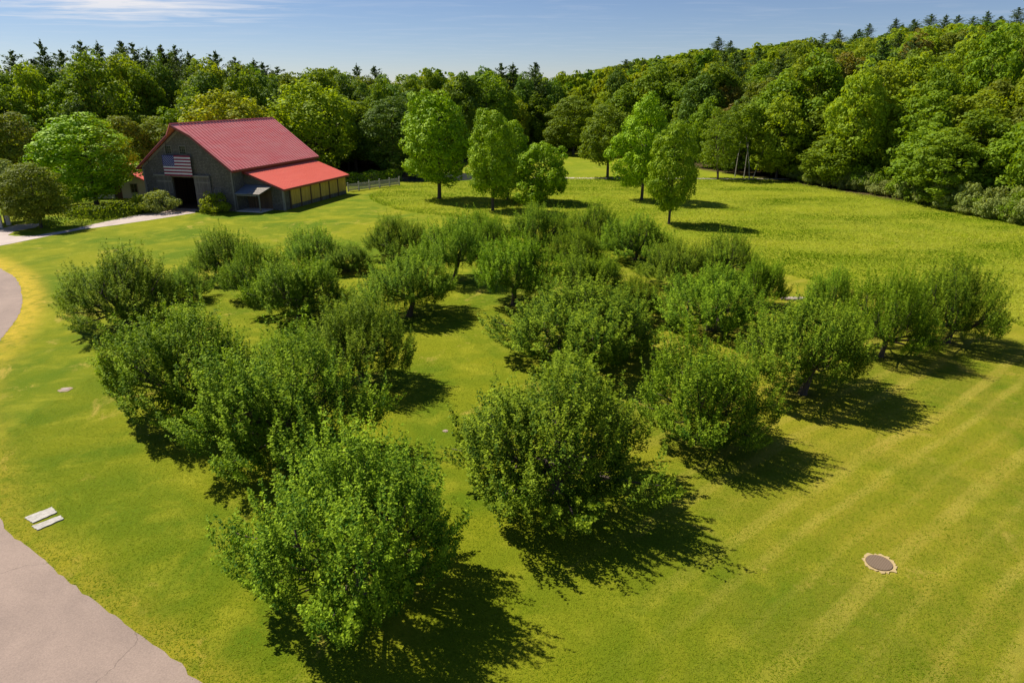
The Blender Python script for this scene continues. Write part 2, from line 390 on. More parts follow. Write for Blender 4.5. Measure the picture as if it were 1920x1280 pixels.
fp = [gp(*q) for q in [(1000, 334.6), (1480, 337), (1480, 334.8), (1000, 332.6)]]
sheet('field_path', fp, PATHM, .02)

# pond behind the fence
m, t, p = nt('pond_water'); p.inputs['Base Color'].default_value = (.05, .06, .06, 1); p.inputs['Roughness'].default_value = .12
bump(t, p, noise(t, 2.5, 4, .6, mapping(t, objco(t), (1, 2.5, 1))), .25, .05)
t.nodes['Principled BSDF'].inputs['Specular IOR Level'].default_value = .8
sheet('pond_water', [(-17.5+13.5*math.cos(a)*(1+.07*math.sin(3*a)), 120.5+7.2*math.sin(a)*(1+.1*math.cos(2*a))) for a in np.linspace(0, 2*math.pi, 60)[:-1]], m, .03)

# ------------------------------------------------------------------ leaf meshes for every kind of tree
def apple_variant(seed, lift=0., lean_=0.25):
    rng = np.random.default_rng(seed); ch_ = rng.uniform(1.6, 2.4); sp = rng.uniform(.88, 1.08); doms = [((rng.normal()*.45, rng.normal()*.45, 2.7), (1.4, 1.4, ch_))]
    n = 6; a0 = rng.uniform(0, 6.28)
    for i in range(n):
        a = a0+i*6.283/n+rng.normal()*.22; d = rng.uniform(1.25, 2.1)*sp
        doms.append(((d*math.cos(a), d*math.sin(a), rng.uniform(1.8, 2.6)), (rng.uniform(.8, 1.35), rng.uniform(.8, 1.35), rng.uniform(.9, 1.9))))
    for i in range(10):
        a = a0+.4+i*6.283/10+rng.normal()*.3; d = rng.uniform(2.2, 3.4)*sp
        doms.append(((d*math.cos(a), d*math.sin(a), rng.uniform(1.2, 2.0)), (rng.uniform(.6, .95), rng.uniform(.6, .95), rng.uniform(.35, .7))))
    if lift: doms = [((a[0], a[1], a[2]+lift*(.55 if i_ < 7 else 1)), (b[0], b[1], b[2]*(.85 if i_ < 7 else 1))) for i_, (a, b) in enumerate(doms)]
    C = np.array([d[0] for d in doms]); S = np.array([d[1] for d in doms])
    area = S[:, 0]*S[:, 2]; k = rng.choice(len(C), 9000, p=area/area.sum())
    u = nrm(rng.normal(size=(9000, 3))); p = C[k]+u*S[k]
    q = np.sqrt((((p[:, None]-C[None])/S[None])**2).sum(2)); q[np.arange(len(k)), k] = 9
    ok = (q.min(1) > .9) & (u[:, 2] > -.45) & (p[:, 2] > .95+lift)
    p, u = p[ok], u[ok]; keep = []                 # keep the shoots apart so that dark gaps show between them
    for i_ in range(len(p)):
        if len(keep) >= 640: break
        if not keep or np.min(np.linalg.norm((p[keep]-p[i_])*np.array([1, 1, .6]), axis=1)) > .155: keep.append(i_)
    p, u = p[keep], u[keep]; ns = len(p)
    out = p[:, :2]/(np.linalg.norm(p[:, :2], axis=1)[:, None]+.1); rad = np.linalg.norm(p[:, :2], axis=1)/3.3
    low = np.clip((2.2-p[:, 2])/1.4, 0, 1)
    b = .12+.22*rad+.9*low*rad
    d = np.concatenate([out*b[:, None], (1-.45*low*rad)[:, None]], 1)+rng.normal(size=(ns, 3))*.12; d = nrm(d)
    l0 = rng.uniform(.6, 1.0, ns)*(1-.35*low); l1 = rng.uniform(.0, .65, ns)*(1-.4*low)+(rng.random(ns) < .3)*rng.uniform(.3, .9, ns)*(1-.7*low)
    m = 96; tt = rng.random((ns, m))
    c = p[:, None]-d[:, None]*l0[:, None, None]+d[:, None]*(l0+l1)[:, None, None]*tt[..., None]
    pr = rng.normal(size=(ns, m, 3)); pr = nrm(pr-d[:, None]*(pr*d[:, None]).sum(2)[..., None])
    c = c+pr*(rng.uniform(.02, .17, (ns, m))*(1.2-.75*tt))[..., None]
    ax = d[:, None]*.65+pr*.8+rng.normal(size=c.shape)*.25
    nn = d[:, None]*.75-pr*.35+np.array([-.15, 0.05, .25])+rng.normal(size=c.shape)*.38
    c = c.reshape(-1, 3); ax = ax.reshape(-1, 3); nn = nn.reshape(-1, 3)
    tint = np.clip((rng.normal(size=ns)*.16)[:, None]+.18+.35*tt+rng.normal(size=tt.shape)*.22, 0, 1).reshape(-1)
    # leafy spurs inside the crown and hanging under it
    mi = 4800; k = rng.choice(len(C), mi); ci = C[k]+nrm(rng.normal(size=(mi, 3)))*S[k]*rng.uniform(.3, .95, mi)[:, None]
    ci = ci[ci[:, 2] > 1.05+lift]; c = np.vstack([c, ci]); ax = np.vstack([ax, rng.normal(size=ci.shape)]); nn = np.vstack([nn, rng.normal(size=ci.shape)+np.array([0, 0, .8])])
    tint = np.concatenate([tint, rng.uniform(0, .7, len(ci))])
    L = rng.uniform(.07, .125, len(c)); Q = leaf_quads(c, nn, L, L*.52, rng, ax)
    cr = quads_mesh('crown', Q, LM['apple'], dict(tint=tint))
    t = MB(); lean = rng.normal(size=2)*lean_; top = np.array([lean[0], lean[1], .95+lift*.9])
    t.tube([(0, 0, -.1), (0, 0, .1), (lean[0]*.5, lean[1]*.5, .5+lift*.4), tuple(top)], [.30, .21, .17, .18], 9)
    for i, (cc, s) in enumerate(doms[:7]):
        cc = np.array(cc); mdl = top*.5+cc*.5+rng.normal(size=3)*.15+np.array([0, 0, -.15])
        t.tube([top-np.array([0, 0, .12]), mdl, cc, cc+np.array([rng.normal()*.2, rng.normal()*.2, s[2]*.55])], [.115, .085, .055, .02], 6)
        for j in range(6):
            e = cc+nrm(rng.normal(size=3)+np.array([cc[0]*.5, cc[1]*.5, .2]))*np.array(s)*.8
            t.tube([mdl+(cc-mdl)*rng.random(), (mdl+e)/2+np.array([0, 0, -.08]), e], [.045, .03, .012], 5)
    for cc, s in doms[7:]:
        cc = np.array(cc); mdl = cc*.55+np.array([0, 0, .45]); t.tube([top, mdl, cc, cc*1.15+np.array([0, 0, -.1])], [.075, .055, .03, .012], 5)
    return cr, t

def clump_variant(seed, sub, ncl, per, csz, leaf, mat, rand=.75, shell=.78, zmin=.02, flat=.75, bias=.2):
    """crown of leaf clumps over a union of ellipsoids; unit: metres"""
    rng = np.random.default_rng(seed); C = np.array([s[0] for s in sub], float); S = np.array([s[1] for s in sub], float)
    area = (S[:, 0]*S[:, 2]+S[:, 0]*S[:, 1])**1.0; k = rng.choice(len(C), ncl*6, p=area/area.sum())
    u = nrm(rng.normal(size=(ncl*6, 3))); rf = np.where(rng.random(ncl*6) < shell, rng.uniform(.82, 1.12, ncl*6), rng.uniform(.35, .85, ncl*6))
    p = C[k]+u*S[k]*rf[:, None]; q = np.sqrt((((p[:, None]-C[None])/S[None])**2).sum(2)); q[np.arange(len(k)), k] = 9
    ok = (q.min(1) > .85) & (p[:, 2] > zmin); p, u = p[ok][:ncl], u[ok][:ncl]; n = len(p)
    sz = csz*rng.uniform(.6, 1.35, n); v = nrm(rng.normal(size=(n, per, 3))+u[:, None]*.55+np.array([0, 0, bias]))
    rr_ = rng.uniform(.55, 1.0, (n, per))**.6
    c = p[:, None]+v*rr_[..., None]*sz[:, None, None]*np.array([1, 1, flat])
    nn = v*.9+rng.normal(size=v.shape)*rand*.6+np.array([0, 0, .15])
    tcl = rng.random(n)[:, None]; tint = np.clip(.12+.35*tcl+.35*(v[..., 2]*.5+.5)*0+rng.uniform(0, .5, (n, per)), 0, 1).reshape(-1)
    c = c.reshape(-1, 3); nn = nn.reshape(-1, 3); L = leaf*rng.uniform(.7, 1.35, len(c))
    return leaf_quads(c, nn, L, L*.72, rng), tint
def ovoid(h, w, zb, rng, n=6, taper=.5):
    ch = h-zb; sub = [((rng.normal()*w*.08, rng.normal()*w*.08, zb+ch*.48), (w*.72, w*.72, ch*.45))]
    for i in range(n):
        a = i*2.4+rng.uniform(-.5, .5); f = (i+.5)/n; z = zb+ch*(.16+.68*f); rad = w*(math.sin(math.pi*min(1, .25+f*.68))**taper)*rng.uniform(.8, 1.15); g = rng.uniform(.75, 1.25)
        sub.append(((rad*.55*math.cos(a), rad*.55*math.sin(a), z), (rad*.5*g, rad*.5*g, ch*.16*rng.uniform(.8, 1.4))))
    sub.append(((rng.normal()*w*.12, rng.normal()*w*.12, h-ch*.13), (w*.33, w*.33, ch*.13))); return sub
def ovoid_old(h, w, zb, rng, n=6, taper=.5):
    """union of lobes filling an egg crown from zb to h, half width w"""
    ch = h-zb; sub = [((0, 0, zb+ch*.48), (w*.82, w*.82, ch*.47))]
    for i in range(n):
        a = i*2.4+rng.uniform(-.4, .4); f = (i+.5)/n; z = zb+ch*(.2+.62*f); rad = w*(math.sin(math.pi*min(1, .25+f*.68))**taper)
        sub.append(((rad*.45*math.cos(a), rad*.45*math.sin(a), z), (rad*.58, rad*.58, ch*.19)))
    return sub
def trunk_mb(h, r, rng, crown_z, w, forks=6, multi=1):
    t = MB()
    for s in range(multi):
        off = np.array([rng.normal()*.3, rng.normal()*.3, 0]) if multi > 1 else np.zeros(3)
        ln = np.array([rng.normal(), rng.normal(), 0])*(.12 if multi == 1 else .8)
        t.tube([off+(0, 0, -.3), off+(0, 0, .3), off+ln*.4+(0, 0, crown_z), off+ln+(0, 0, h*.6), off+ln+(0, 0, h*.88)], [r*1.35, r, r*.8, r*.45, r*.1], 8)
    for i in range(forks):
        a = i*2.4+rng.uniform(-.3, .3); z0 = crown_z*.9+(h*.6-crown_z)*i/forks; L = w*.7
        t.tube([(0, 0, z0), (math.cos(a)*L*.45, math.sin(a)*L*.45, z0+h*.09), (math.cos(a)*L, math.sin(a)*L, z0+h*.2)], [r*.42, r*.26, r*.06], 5)
    return t
def pine_variant(seed, h=22., loose=1.0, bare=.28, wide=3.6):
    rng = np.random.default_rng(seed); t = MB(); t.tube([(0, 0, -.5), (0, 0, h*.5), (0, 0, h*.98)], [.32, .2, .03], 7); Q = []; T = []
    nw = 22
    for i in range(nw):
        f = i/(nw-1); zc = h*(bare+(.975-bare)*f); Lb = min(wide, (h*.99-zc)*rng.uniform(.45, .75)+.35)*rng.uniform(.7, 1.15)
        for j in range(5):
            a = j*1.256+i*.8+rng.uniform(-.45, .45); L = Lb*rng.uniform(.5, 1.2); z = zc+rng.uniform(-.3, .3)
            d = np.array([math.cos(a), math.sin(a), .12+.55*f])
            if rng.random() < .10*loose: continue
            t.tube([(0, 0, z), tuple(np.array([0, 0, z])+d*L*.9)], [.05, .015], 4)
            n = int(22+50*L/wide); s = rng.uniform(.05, 1, n)**.8
            c = np.array([0, 0, z])+d*L*s[:, None]+rng.normal(size=(n, 3))*np.array([.30, .30, .16])*(L*.32+.25)
            nn = np.array([0, 0, .8])+rng.normal(size=(n, 3))*.7; Le = rng.uniform(.3, .6, n)
            Q.append(leaf_quads(c, nn, Le, Le*.5, rng, d+rng.normal(size=(n, 3))*.5+np.array([0, 0, .6]))); T.append(np.clip(rng.normal(size=n)*.25+.45, 0, 1))
    n = 40; c = np.array([0, 0, h*.97])+rng.normal(size=(n, 3))*np.array([.15, .15, .4]); Q.append(leaf_quads(c, rng.normal(size=(n, 3)), .4, .2, rng, np.array([0, 0, 1.])+rng.normal(size=(n, 3))*.4)); T.append(np.full(n, .5))
    return np.concatenate(Q), np.concatenate(T), t

def copy_tree(root):
    c = root.copy(); COL.objects.link(c)
    for ch in root.children:
        d = ch.copy(); COL.objects.link(d); d.parent = c
    return c
class Kind:
    """a tree mesh kept with its size; the first placing uses the first object, later ones copy it"""
    def __init__(s, name, crown_me, trunk_mb_, bark, H, Wd): s.name = name; s.me = crown_me; s.t = trunk_mb_; s.bark = bark; s.H = H; s.W = Wd; s.root = None
    def place(s, x, y, z, h, w, rot, label, cat, group=None, mat=None, bark=None, w2=None, name=None):
        if s.root is None:
            r = empty(name or s.name, (0, 0, 0)); cr = D.objects.new('crown', s.me); COL.objects.link(cr); cr.parent = r
            if s.t is not None: s.t.build('trunk', s.bark, r, smooth=True)
            s.root = r
        else:
            r = copy_tree(s.root)
            for k in ('label', 'category', 'group'):
                if k in r: del r[k]
            r.name = name or s.name
        r.location = (x, y, z); r.rotation_euler = (0, 0, rot); r.scale = (w/s.W, (w2 or w)/s.W, h/s.H)
        tag(r, label, cat, group)
        for ch in r.children:
            if ch.name.startswith('crown') and mat: ch.material_slots[0].link = 'OBJECT'; ch.material_slots[0].material = mat
            if ch.name.startswith('trunk') and bark: ch.material_slots[0].link = 'OBJECT'; ch.material_slots[0].material = bark
        return r

APPLES = []
for s in range(5):
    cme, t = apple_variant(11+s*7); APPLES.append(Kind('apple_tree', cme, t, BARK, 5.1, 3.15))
def mk(name, seed, h, w, zb, ncl, per, csz, leaf, mat, n=6, tr=.22, forks=6, multi=1, taper=.5, bark=BARK, **kw):
    rng = np.random.default_rng(seed); sub = ovoid(h, w, zb, rng, n, taper)
    Q, T = clump_variant(seed+1, sub, ncl, per, csz, leaf, mat, **kw)
    return Kind(name, quads_mesh('crown', Q, mat, dict(tint=T)), trunk_mb(h, tr, rng, zb*1.15+.3, w, forks, multi), bark, h, w)
MAPLES = [mk('maple_tree', 40+i*5, 13, 4.3, 2.2, 270, 85, 1.0, .27, LM['maple'], n=11, tr=.26, taper=.7, rand=.38, bias=.35) for i in range(3)]
BIG = [mk('broadleaf_tree', 80+i*5, 17, 5.4, 3.6-i, 320, 62, 1.2, .36, LM['mid'], n=8, tr=.3, rand=.45, bias=.3) for i in range(3)]
FOR = [mk('broadleaf_tree', 120+i*5, 17, 4.6, (1.0, 3.5, 2.4, 1.6)[i], 230, 52, 1.2, .44, LM['mid'], n=10, tr=.25, rand=.68, bias=.25) for i in range(4)]
WILLOW = mk('willow_tree', 160, 17, 6.5, 2.2, 420, 50, 1.0, .45, LM['yellow'], n=10, tr=.45, multi=2, flat=1.5, bias=-.3)
AIRY = mk('slender_tree', 170, 12, 3.4, 2.2, 260, 34, .6, .24, LM['mid'], n=9, tr=.14, multi=2, forks=9, shell=.6)
SHRUBS = [mk('shrub', 180+i*3, 2.0, 1.7, .05, 90, 42, .38, .15, LM['shrub'], n=5, tr=.04, forks=3) for i in range(2)]
PINES = []
for i in range(3):
    Q, T, t = pine_variant(200+i, loose=1+i, bare=(.22, .35, .45)[i], wide=(3.9, 3.4, 4.3)[i]); PINES.append(Kind('pine_tree', quads_mesh('crown', Q, LM['pine'], dict(tint=T)), t, BARK, 22, 4.0))

# ------------------------------------------------------------------ orchard
for s, ln in ((61, .5), (83, .2)):
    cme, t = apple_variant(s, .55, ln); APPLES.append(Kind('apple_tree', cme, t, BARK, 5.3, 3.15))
rr = random.Random(7)
for i, (px, py, hw, ty, lab) in enumerate(AP):
    x, y = gp(px, py); w = hw*dep(x, y, 2.3)/FPX
    h = topz(px, ty, y+.2)*1.03
    k = APPLES[(i*3+1) % 5] if i else APPLES[0]
    if i in (11, 12, 13, 9, 3): k = APPLES[5+i % 2]
    w *= .98
    if i > 13: w *= 1.14; h *= 1.07
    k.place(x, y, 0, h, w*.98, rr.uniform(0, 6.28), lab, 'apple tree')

# ------------------------------------------------------------------ lone trees by the meadow and by the barn
def lone(kind, px, py, hw, ty, label, mat=None, cat='tree', rot=None, name=None, group=None, bark=None):
    x, y = gp(px, py); w = hw*dep(x, y, 6)/FPX; h = topz(px, ty, y)
    return kind.place(x, y, 0, h*.98, w*1.0, rr.uniform(0, 6.28) if rot is None else rot, label, cat, group, mat, bark, name=name)
lone(MAPLES[0], 824, 373, 64, 172, 'largest maple, broad dark crown, leftmost of the meadow trees')
lone(MAPLES[1], 924, 394, 47, 203, 'bright green maple with straight trunk right of the largest maple')
lone(MAPLES[2], 952, 374, 46, 224, 'maple half hidden behind the bright green one')
lone(mk('maple_tree', 60, 9, 4.2, .3, 280, 60, .85, .28, LM['maple'], n=8, tr=.2, taper=.5, rand=.42, bias=.35), 1014, 380, 50, 266, 'low bushy maple with leaves down to the meadow')
lone(MAPLES[2], 1203, 375, 52, 183, 'tall irregular maple standing behind the slim oval one')
lone(MAPLES[1], 1254, 420, 44, 225, 'slim oval maple, nearest to the orchard, on a thin bare trunk')
lone(BIG[0], 1139, 333, 50, 196, 'round dark green tree with a single stem at the far path', LM['mid'])
lone(BIG[1], 1075, 291, 50, 180, 'spreading tree with several stems in the far field', LM['mid'])
lone(AIRY, 1350, 336, 44, 205, 'thin airy tree in front of the wood at the right end of the path', LM['mid'])
lone(BIG[2], 182, 386, 88, 216, 'big bright green tree with twin trunks left of the barn', LM['maple'])
lone(BIG[1], 78, 427, 52, 306, 'small yellowish tree on the grass island by the path fork', LM['olive'])
lone(BIG[0], 12, 418, 55, 300, 'pale olive tree cut by the left edge of the picture', LM['shrub'])
lone(WILLOW, 440, 338, 88, 178, 'yellow green willow rising behind the barn roof', LM['yellow'])
lone(WILLOW, 596, 332, 84, 160, 'huge olive green willow behind the right end of the barn', LM['lime'])
lone(BIG[0], 668, 322, 60, 190, 'dark tree beside the pond, right of the willow', LM['mid'])
lone(BIG[2], 740, 330, 58, 186, 'shady tree between the pond and the largest maple', LM['deep'])
lone(BIG[1], 243, 350, 48, 218, 'olive brown tree close behind the barn gable', LM['olive'])
lone(BIG[2], 305, 342, 45, 222, 'reddish olive tree partly covered by the barn roof', LM['olive'])
lone(BIG[0], 40, 372, 62, 210, 'round olive tree with pale top at the left edge wood', LM['olive'])
for px, py, ln in ((1378, 331, .5), (1395, 333, .2), (1405, 337, -1.4), (1412, 334, 2.2)):
    x, y = gp(px, py); b = MB(); b.tube([(0, 0, -.1), (ln*.3, 0, 3), (ln, .2, 7.5)], [.10, .08, .04], 7)
    r = empty('birch_tree', (x, y, 0), 0, {.5: 'grey birch stem, left one of the cluster at the wood corner', .2: 'straight thin birch stem in the cluster at the wood corner', -1.4: 'birch stem leaning left at the wood corner', 2.2: 'pale birch stem leaning right at the wood corner'}[ln], 'birch tree')
    b.build('trunk', BIRCH, r, True); rng = np.random.default_rng(int(px)); Q, T = clump_variant(px, [((ln, 0, 9), (1.5, 1.5, 2.6))], 50, 30, .6, .35, None)
    c = D.objects.new('crown', quads_mesh('crown', Q, LM['mid'], dict(tint=T))); COL.objects.link(c); c.parent = r

# ------------------------------------------------------------------ woods
SKY = [(0, 98), (60, 92), (120, 98), (200, 95), (260, 100), (330, 108), (400, 118), (450, 125), (520, 148), (560, 152), (620, 135), (660, 150), (700, 152), (735, 158), (800, 142), (870, 138), (905, 135), (950, 145), (1000, 148), (1030, 152), (1110, 142), (1180, 122), (1250, 114), (1320, 100), (1400, 98), (1500, 84), (1560, 88), (1640, 80), (1700, 64), (1760, 62), (1800, 55), (1870, 52), (1920, 52), (2100, 40)]
def proj(x, y, z):
    d = y*math.cos(PITCH)+(CAM_H-z)*math.sin(PITCH); u = y*math.sin(PITCH)-(CAM_H-z)*math.cos(PITCH)
    return 960+FPX*x/d, 640-FPX*u/d
def maxh(x, y, z, j=0):
    px, _ = proj(x, y, z+15); sy = np.interp(px, [s[0] for s in SKY], [s[1] for s in SKY])+j
    return topz(px, sy, y)-z
taken = []
PN = [(20, 96), (75, 78), (112, 95), (150, 78), (182, 82), (225, 78), (247, 82), (275, 92), (300, 86), (326, 86), (352, 100), (402, 97), (440, 108), (475, 113), (492, 118), (519, 126), (668, 123), (702, 125), (940, 119), (962, 121), (1004, 118), (1174, 112), (1345, 98), (1368, 100), (1545, 73), (1571, 76), (1612, 55), (1628, 60), (1675, 68), (1712, 52), (1742, 55), (1770, 52), (1795, 45), (1822, 50), (1850, 40), (1877, 33), (1905, 44)]
PM = [(1340, 118), (1405, 130), (1480, 128), (1500, 150), (1525, 112), (1600, 112), (1640, 128), (1680, 118), (1700, 140), (1735, 125), (1745, 150), (1660, 150), (1590, 150), (60, 112), (130, 120), (212, 108), (290, 112), (345, 128), (380, 140), (310, 140), (250, 125), (160, 112), (420, 135), (1290, 150), (1260, 140), (985, 150), (1450, 118)]
for i, (px, ty) in enumerate(PN+PM):
    right = px > 1100; r0 = (rr.uniform(235, 290) if right else rr.uniform(165, 195)) if i < len(PN) else (rr.uniform(180, 240) if right else rr.uniform(150, 165))
    if px in (940, 962, 1004, 985): r0 = 182
    Y_ = r0*math.cos(math.atan((px-960)/1364)); x = xat(px, ty, Y_); z = float(hgt(x, Y_)); h = topz(px, ty, Y_)-z
    h = min(max(h, 11), 32)
    zone = 'on the crest of the right hillside' if right and i < len(PN) else 'half way up the right hillside' if right else 'on the middle skyline' if px > 900 else 'on the left skyline' if i < len(PN) else 'in the left wood'
    PINES[i % 3].place(x, Y_, z, h, rr.uniform(3.2, 4.4)*(h/20)**.4, rr.uniform(0, 6.28), 'dark pine '+zone+', '+('above the left picture edge' if px < 120 else 'above the big left tree' if px < 260 else 'above the barn gable' if px < 380 else 'above the barn roof' if px < 560 else 'right of the willow' if px < 800 else 'above the low maple' if px < 1100 else 'left slope' if px < 1450 else 'middle slope' if px < 1650 else 'right slope'), 'pine tree', 'pines '+zone); taken.append((x, Y_, 2.8))
for i in range(64):
    a_ = R(rr.uniform(6, 38)); r_ = rr.uniform(135, 270); x = r_*math.sin(a_); Y_ = r_*math.cos(a_)
    if edge_dist(x, Y_) < 22 or any(math.hypot(x-q[0], Y_-q[1]) < 4 for q in taken): continue
    z = float(hgt(x, Y_)); h = min(rr.uniform(17, 23), maxh(x, Y_, z, -4)); px = proj(x, Y_, z+h)[0]; py = proj(x, Y_, z+h)[1]
    if h < 11: continue
    PINES[i % 3].place(x, Y_, z, h, rr.uniform(2.8, 4.0), rr.uniform(0, 6.28), 'dark pine in the hillside wood, '+('high up, ' if py < 110 else 'half way up, ' if py < 150 else 'low down, ')+('above the rightmost maples' if px < 1330 else 'above the birch stems' if px < 1450 else 'above the first edge bushes' if px < 1600 else 'midway along the wood' if px < 1760 else 'near the right picture edge'), 'pine tree', 'pines scattered on the right hillside'); taken.append((x, Y_, 3.2))
cand = []
step = 5.7; yy = 30.
while yy < 350:
    xx = -280.
    while xx < 280:
        x = xx+rr.uniform(-2.2, 2.2); y = yy+rr.uniform(-2.2, 2.2); xx += step*(1 if yy < 200 else 1.15)
        a = math.degrees(math.atan2(x, y))
        if abs(a) > 41 or not in_forest(x, y): continue
        r = math.hypot(x, y); e = edge_dist(x, y)
        if a < 7 and e > 62: continue
        if r > 345: continue
        if any(math.hypot(x-q[0], y-q[1]) < q[2] for q in taken): continue
        cand.append((r, x, y, e, a))
    yy += step*(1 if yy < 200 else 1.15)
cand.sort()
wood_Q = []; wood_T = []; wood_H = []
base = []
for s in range(3):
    rng = np.random.default_rng(300+s); sub = ovoid(16, 4.4, 2.5, rng, 6); base.append(clump_variant(310+s, sub, 80, 20, 1.35, 1.0, None, rand=.9))
ni = 0; rng = np.random.default_rng(9)
print('forest candidates', len(cand))
for r, x, y, e, a in cand:
    z = float(hgt(x, y)); h = rr.uniform(13, 19.5) if a < 7 else rr.uniform(10.5, 19)
    if e < 5: h *= rr.uniform(.62, .85)
    mh = maxh(x, y, z, rr.uniform(-8, 6)); h = min(h, mh)
    if h < 4: continue
    w = rr.uniform(3.1, 4.9)*(.8+.2*h/16)
    if ni < 285:
        q = rr.random()
        if a > 20: kd = 'lime' if q < .45 else 'mid' if q < .86 else 'olive' if q < .97 else 'rust'
        elif a > 8: kd = 'mid' if q < .5 else 'deep' if q < .72 else 'olive' if q < .84 else 'lime' if q < .96 else 'rust'
        elif a < -20: kd = 'mid' if q < .45 else 'deep' if q < .75 else 'lime' if q < .9 else 'olive'
        else: kd = 'mid' if q < .5 else 'deep' if q < .7 else 'lime' if q < .9 else 'olive'
        look = dict(lime='pale green', mid='mid green', deep='dark green', olive='olive', rust='brownish')[kd]
        hp = proj(x, y, z+h*.8)[0]
        lm = [(60, 'at the left picture edge'), (150, 'above the left island tree'), (260, 'left of the barn gable'), (360, 'above the barn gable'), (480, 'above the barn roof'), (600, 'above the lean-to'), (730, 'above the picket fence'), (860, 'behind the largest maple'), (960, 'behind the bright green maple'), (1050, 'above the low bushy maple'), (1120, 'behind the spreading far field tree'), (1190, 'behind the round far path tree'), (1250, 'behind the tall irregular maple'), (1320, 'behind the slim oval maple'), (1430, 'above the birch stems'), (1520, 'right of the birch stems'), (1620, 'above the first edge bushes'), (1730, 'midway along the right wood'), (1840, 'right part of the wood'), (9999, 'at the right picture edge')]
        lt = next(n_ for v_, n_ in lm if hp < v_)
        row = 'front row' if e < 6 else 'second row' if e < 14 else 'middle row' if e < 28 else 'back row'
        zone = 'on the right hillside' if a > 7 else 'behind the far meadow' if a > -6 else 'behind the barn and pond' if a > -24 else 'in the left wood'
        FOR[rr.choice([0, 0, 3]) if e < 8 and a > 14 else rr.randrange(4)].place(x, y, z, h, w, rr.uniform(0, 6.28), ('tall ' if h > 15.5 else '' if h > 11 else 'short ')+look+' leafy tree, '+row+', '+lt, 'tree', 'leafy trees '+zone, LM[kd])
        ni += 1
    else:
        Q, T = base[rr.randrange(3)]; c_, s_ = math.cos(rr.uniform(0, 6)), 0; th = rr.uniform(0, 6.28); c_, s_ = math.cos(th), math.sin(th)
        M_ = np.array([[c_*w/4.4, -s_*w/4.4, 0], [s_*w/4.4, c_*w/4.4, 0], [0, 0, h/16]])
        wood_Q.append((Q@M_.T+np.array([x, y, z])).astype(np.float32)); wood_T.append(T); wood_H.append(np.full(len(T), rng.choice([.0, .15, .35, .35, .5, .7, .85])))
if wood_Q:
    me = quads_mesh('distant_wood', np.concatenate(wood_Q), LM['wood'], dict(tint=np.concatenate(wood_T), hue=np.concatenate(wood_H)))
    o = D.objects.new('distant_wood', me); COL.objects.link(o); tag(o, 'dense leafy wood covering the upper right hillside', 'wood', kind='stuff')
# shrubs along the wood edge
E2 = [gp(*q) for q in [(1490, 336), (1530, 343), (1575, 352), (1610, 357), (1645, 362), (1680, 368), (1720, 376), (1765, 385), (1800, 393), (1840, 402), (1880, 410), (1915, 416), (1950, 424)]]
for i in range(36):
    f = i/35*(len(E2)-1); k = min(int(f), len(E2)-2); u = f-k; x = E2[k][0]*(1-u)+E2[k+1][0]*u+rr.uniform(-.5, 1.2); y = E2[k][1]*(1-u)+E2[k+1][1]*u+rr.uniform(-.6, .9)
    SHRUBS[i % 2].place(x-1.0, y-.6, 0, rr.uniform(1.6, 3.8), rr.uniform(1.5, 2.5), rr.uniform(0, 6.28), ('grey green' if i % 3 else 'mid green')+' low bush below the right wood, '+('farthest end by the birches', 'far half', 'near half', 'right picture edge')[i//9], 'bush', 'bushes along the right wood edge', LM['shrub'] if i % 3 else LM['mid'])

# ------------------------------------------------------------------ barn
def wall_mat(name, a, b, sc=(1, 1, 1), row=.17, w=.15, rot=(0, 0, 0)):
    m, t, p = nt(name); g = node(t, 'ShaderNodeTexCoord').outputs['Object']; sp = node(t, 'ShaderNodeSeparateXYZ'); t.links.new(g, sp.inputs[0])
    cb = node(t, 'ShaderNodeCombineXYZ'); t.links.new(mth(t, 'ADD', sp.outputs[0], sp.outputs[1]), cb.inputs[0]); t.links.new(sp.outputs[2], cb.inputs[1])
    br = node(t, 'ShaderNodeTexBrick'); t.links.new(cb.outputs[0], br.inputs[0]); br.inputs['Scale'].default_value = 1; br.inputs['Brick Width'].default_value = w; br.inputs['Row Height'].default_value = row
    br.inputs['Mortar Size'].default_value = .022; br.inputs['Color1'].default_value = a+(1,); br.inputs['Color2'].default_value = b+(1,); br.inputs['Mortar'].default_value = (.03, .028, .025, 1)
    n = noise(t, 1.2, 6, .7, g); c = mixc(t, rng_(t, n, .3, .7), br.outputs[0], tuple(v*.6 for v in a)); t.links.new(c, p.inputs['Base Color']); p.inputs['Roughness'].default_value = .9
    bump(t, p, br.outputs['Fac'], -.5, .02); return m
SHING = wall_mat('grey_shingle', (.15, .13, .115), (.31, .28, .25)); SHING2 = wall_mat('roof_shingle', (.34, .30, .26), (.5, .44, .38), row=.2)
def plank_mat(name, a, b, w=.18):
    m, t, p = nt(name); g = objco(t); v = mapping(t, g, (1/w, 1/w, .25)); sp = node(t, 'ShaderNodeSeparateXYZ'); t.links.new(v, sp.inputs[0])
    s = mth(t, 'ADD', sp.outputs[0], sp.outputs[1]); fr = mth(t, 'FRACT', s); wn_ = node(t, 'ShaderNodeTexWhiteNoise', noise_dimensions='1D'); t.links.new(mth(t, 'FLOOR', s), wn_.inputs['W'])
    c = mixc(t, wn_.outputs['Value'], a, b); c = mixc(t, rng_(t, noise(t, 2, 6, .7, mapping(t, g, (3, 3, .5))), .35, .7, 0, .6), c, tuple(x*.45 for x in a))
    c = mixc(t, rng_(t, fr, 0, .09, 1, 0), c, (.02, .017, .014)); t.links.new(c, p.inputs['Base Color']); p.inputs['Roughness'].default_value = .9; return m
GREYP = plank_mat('grey_plank', (.13, .115, .11), (.21, .19, .18)); TANP = plank_mat('tan_plank', (.62, .40, .075), (.78, .54, .13), .22); BROWNP = plank_mat('brown_plank', (.10, .06, .035), (.20, .12, .07))
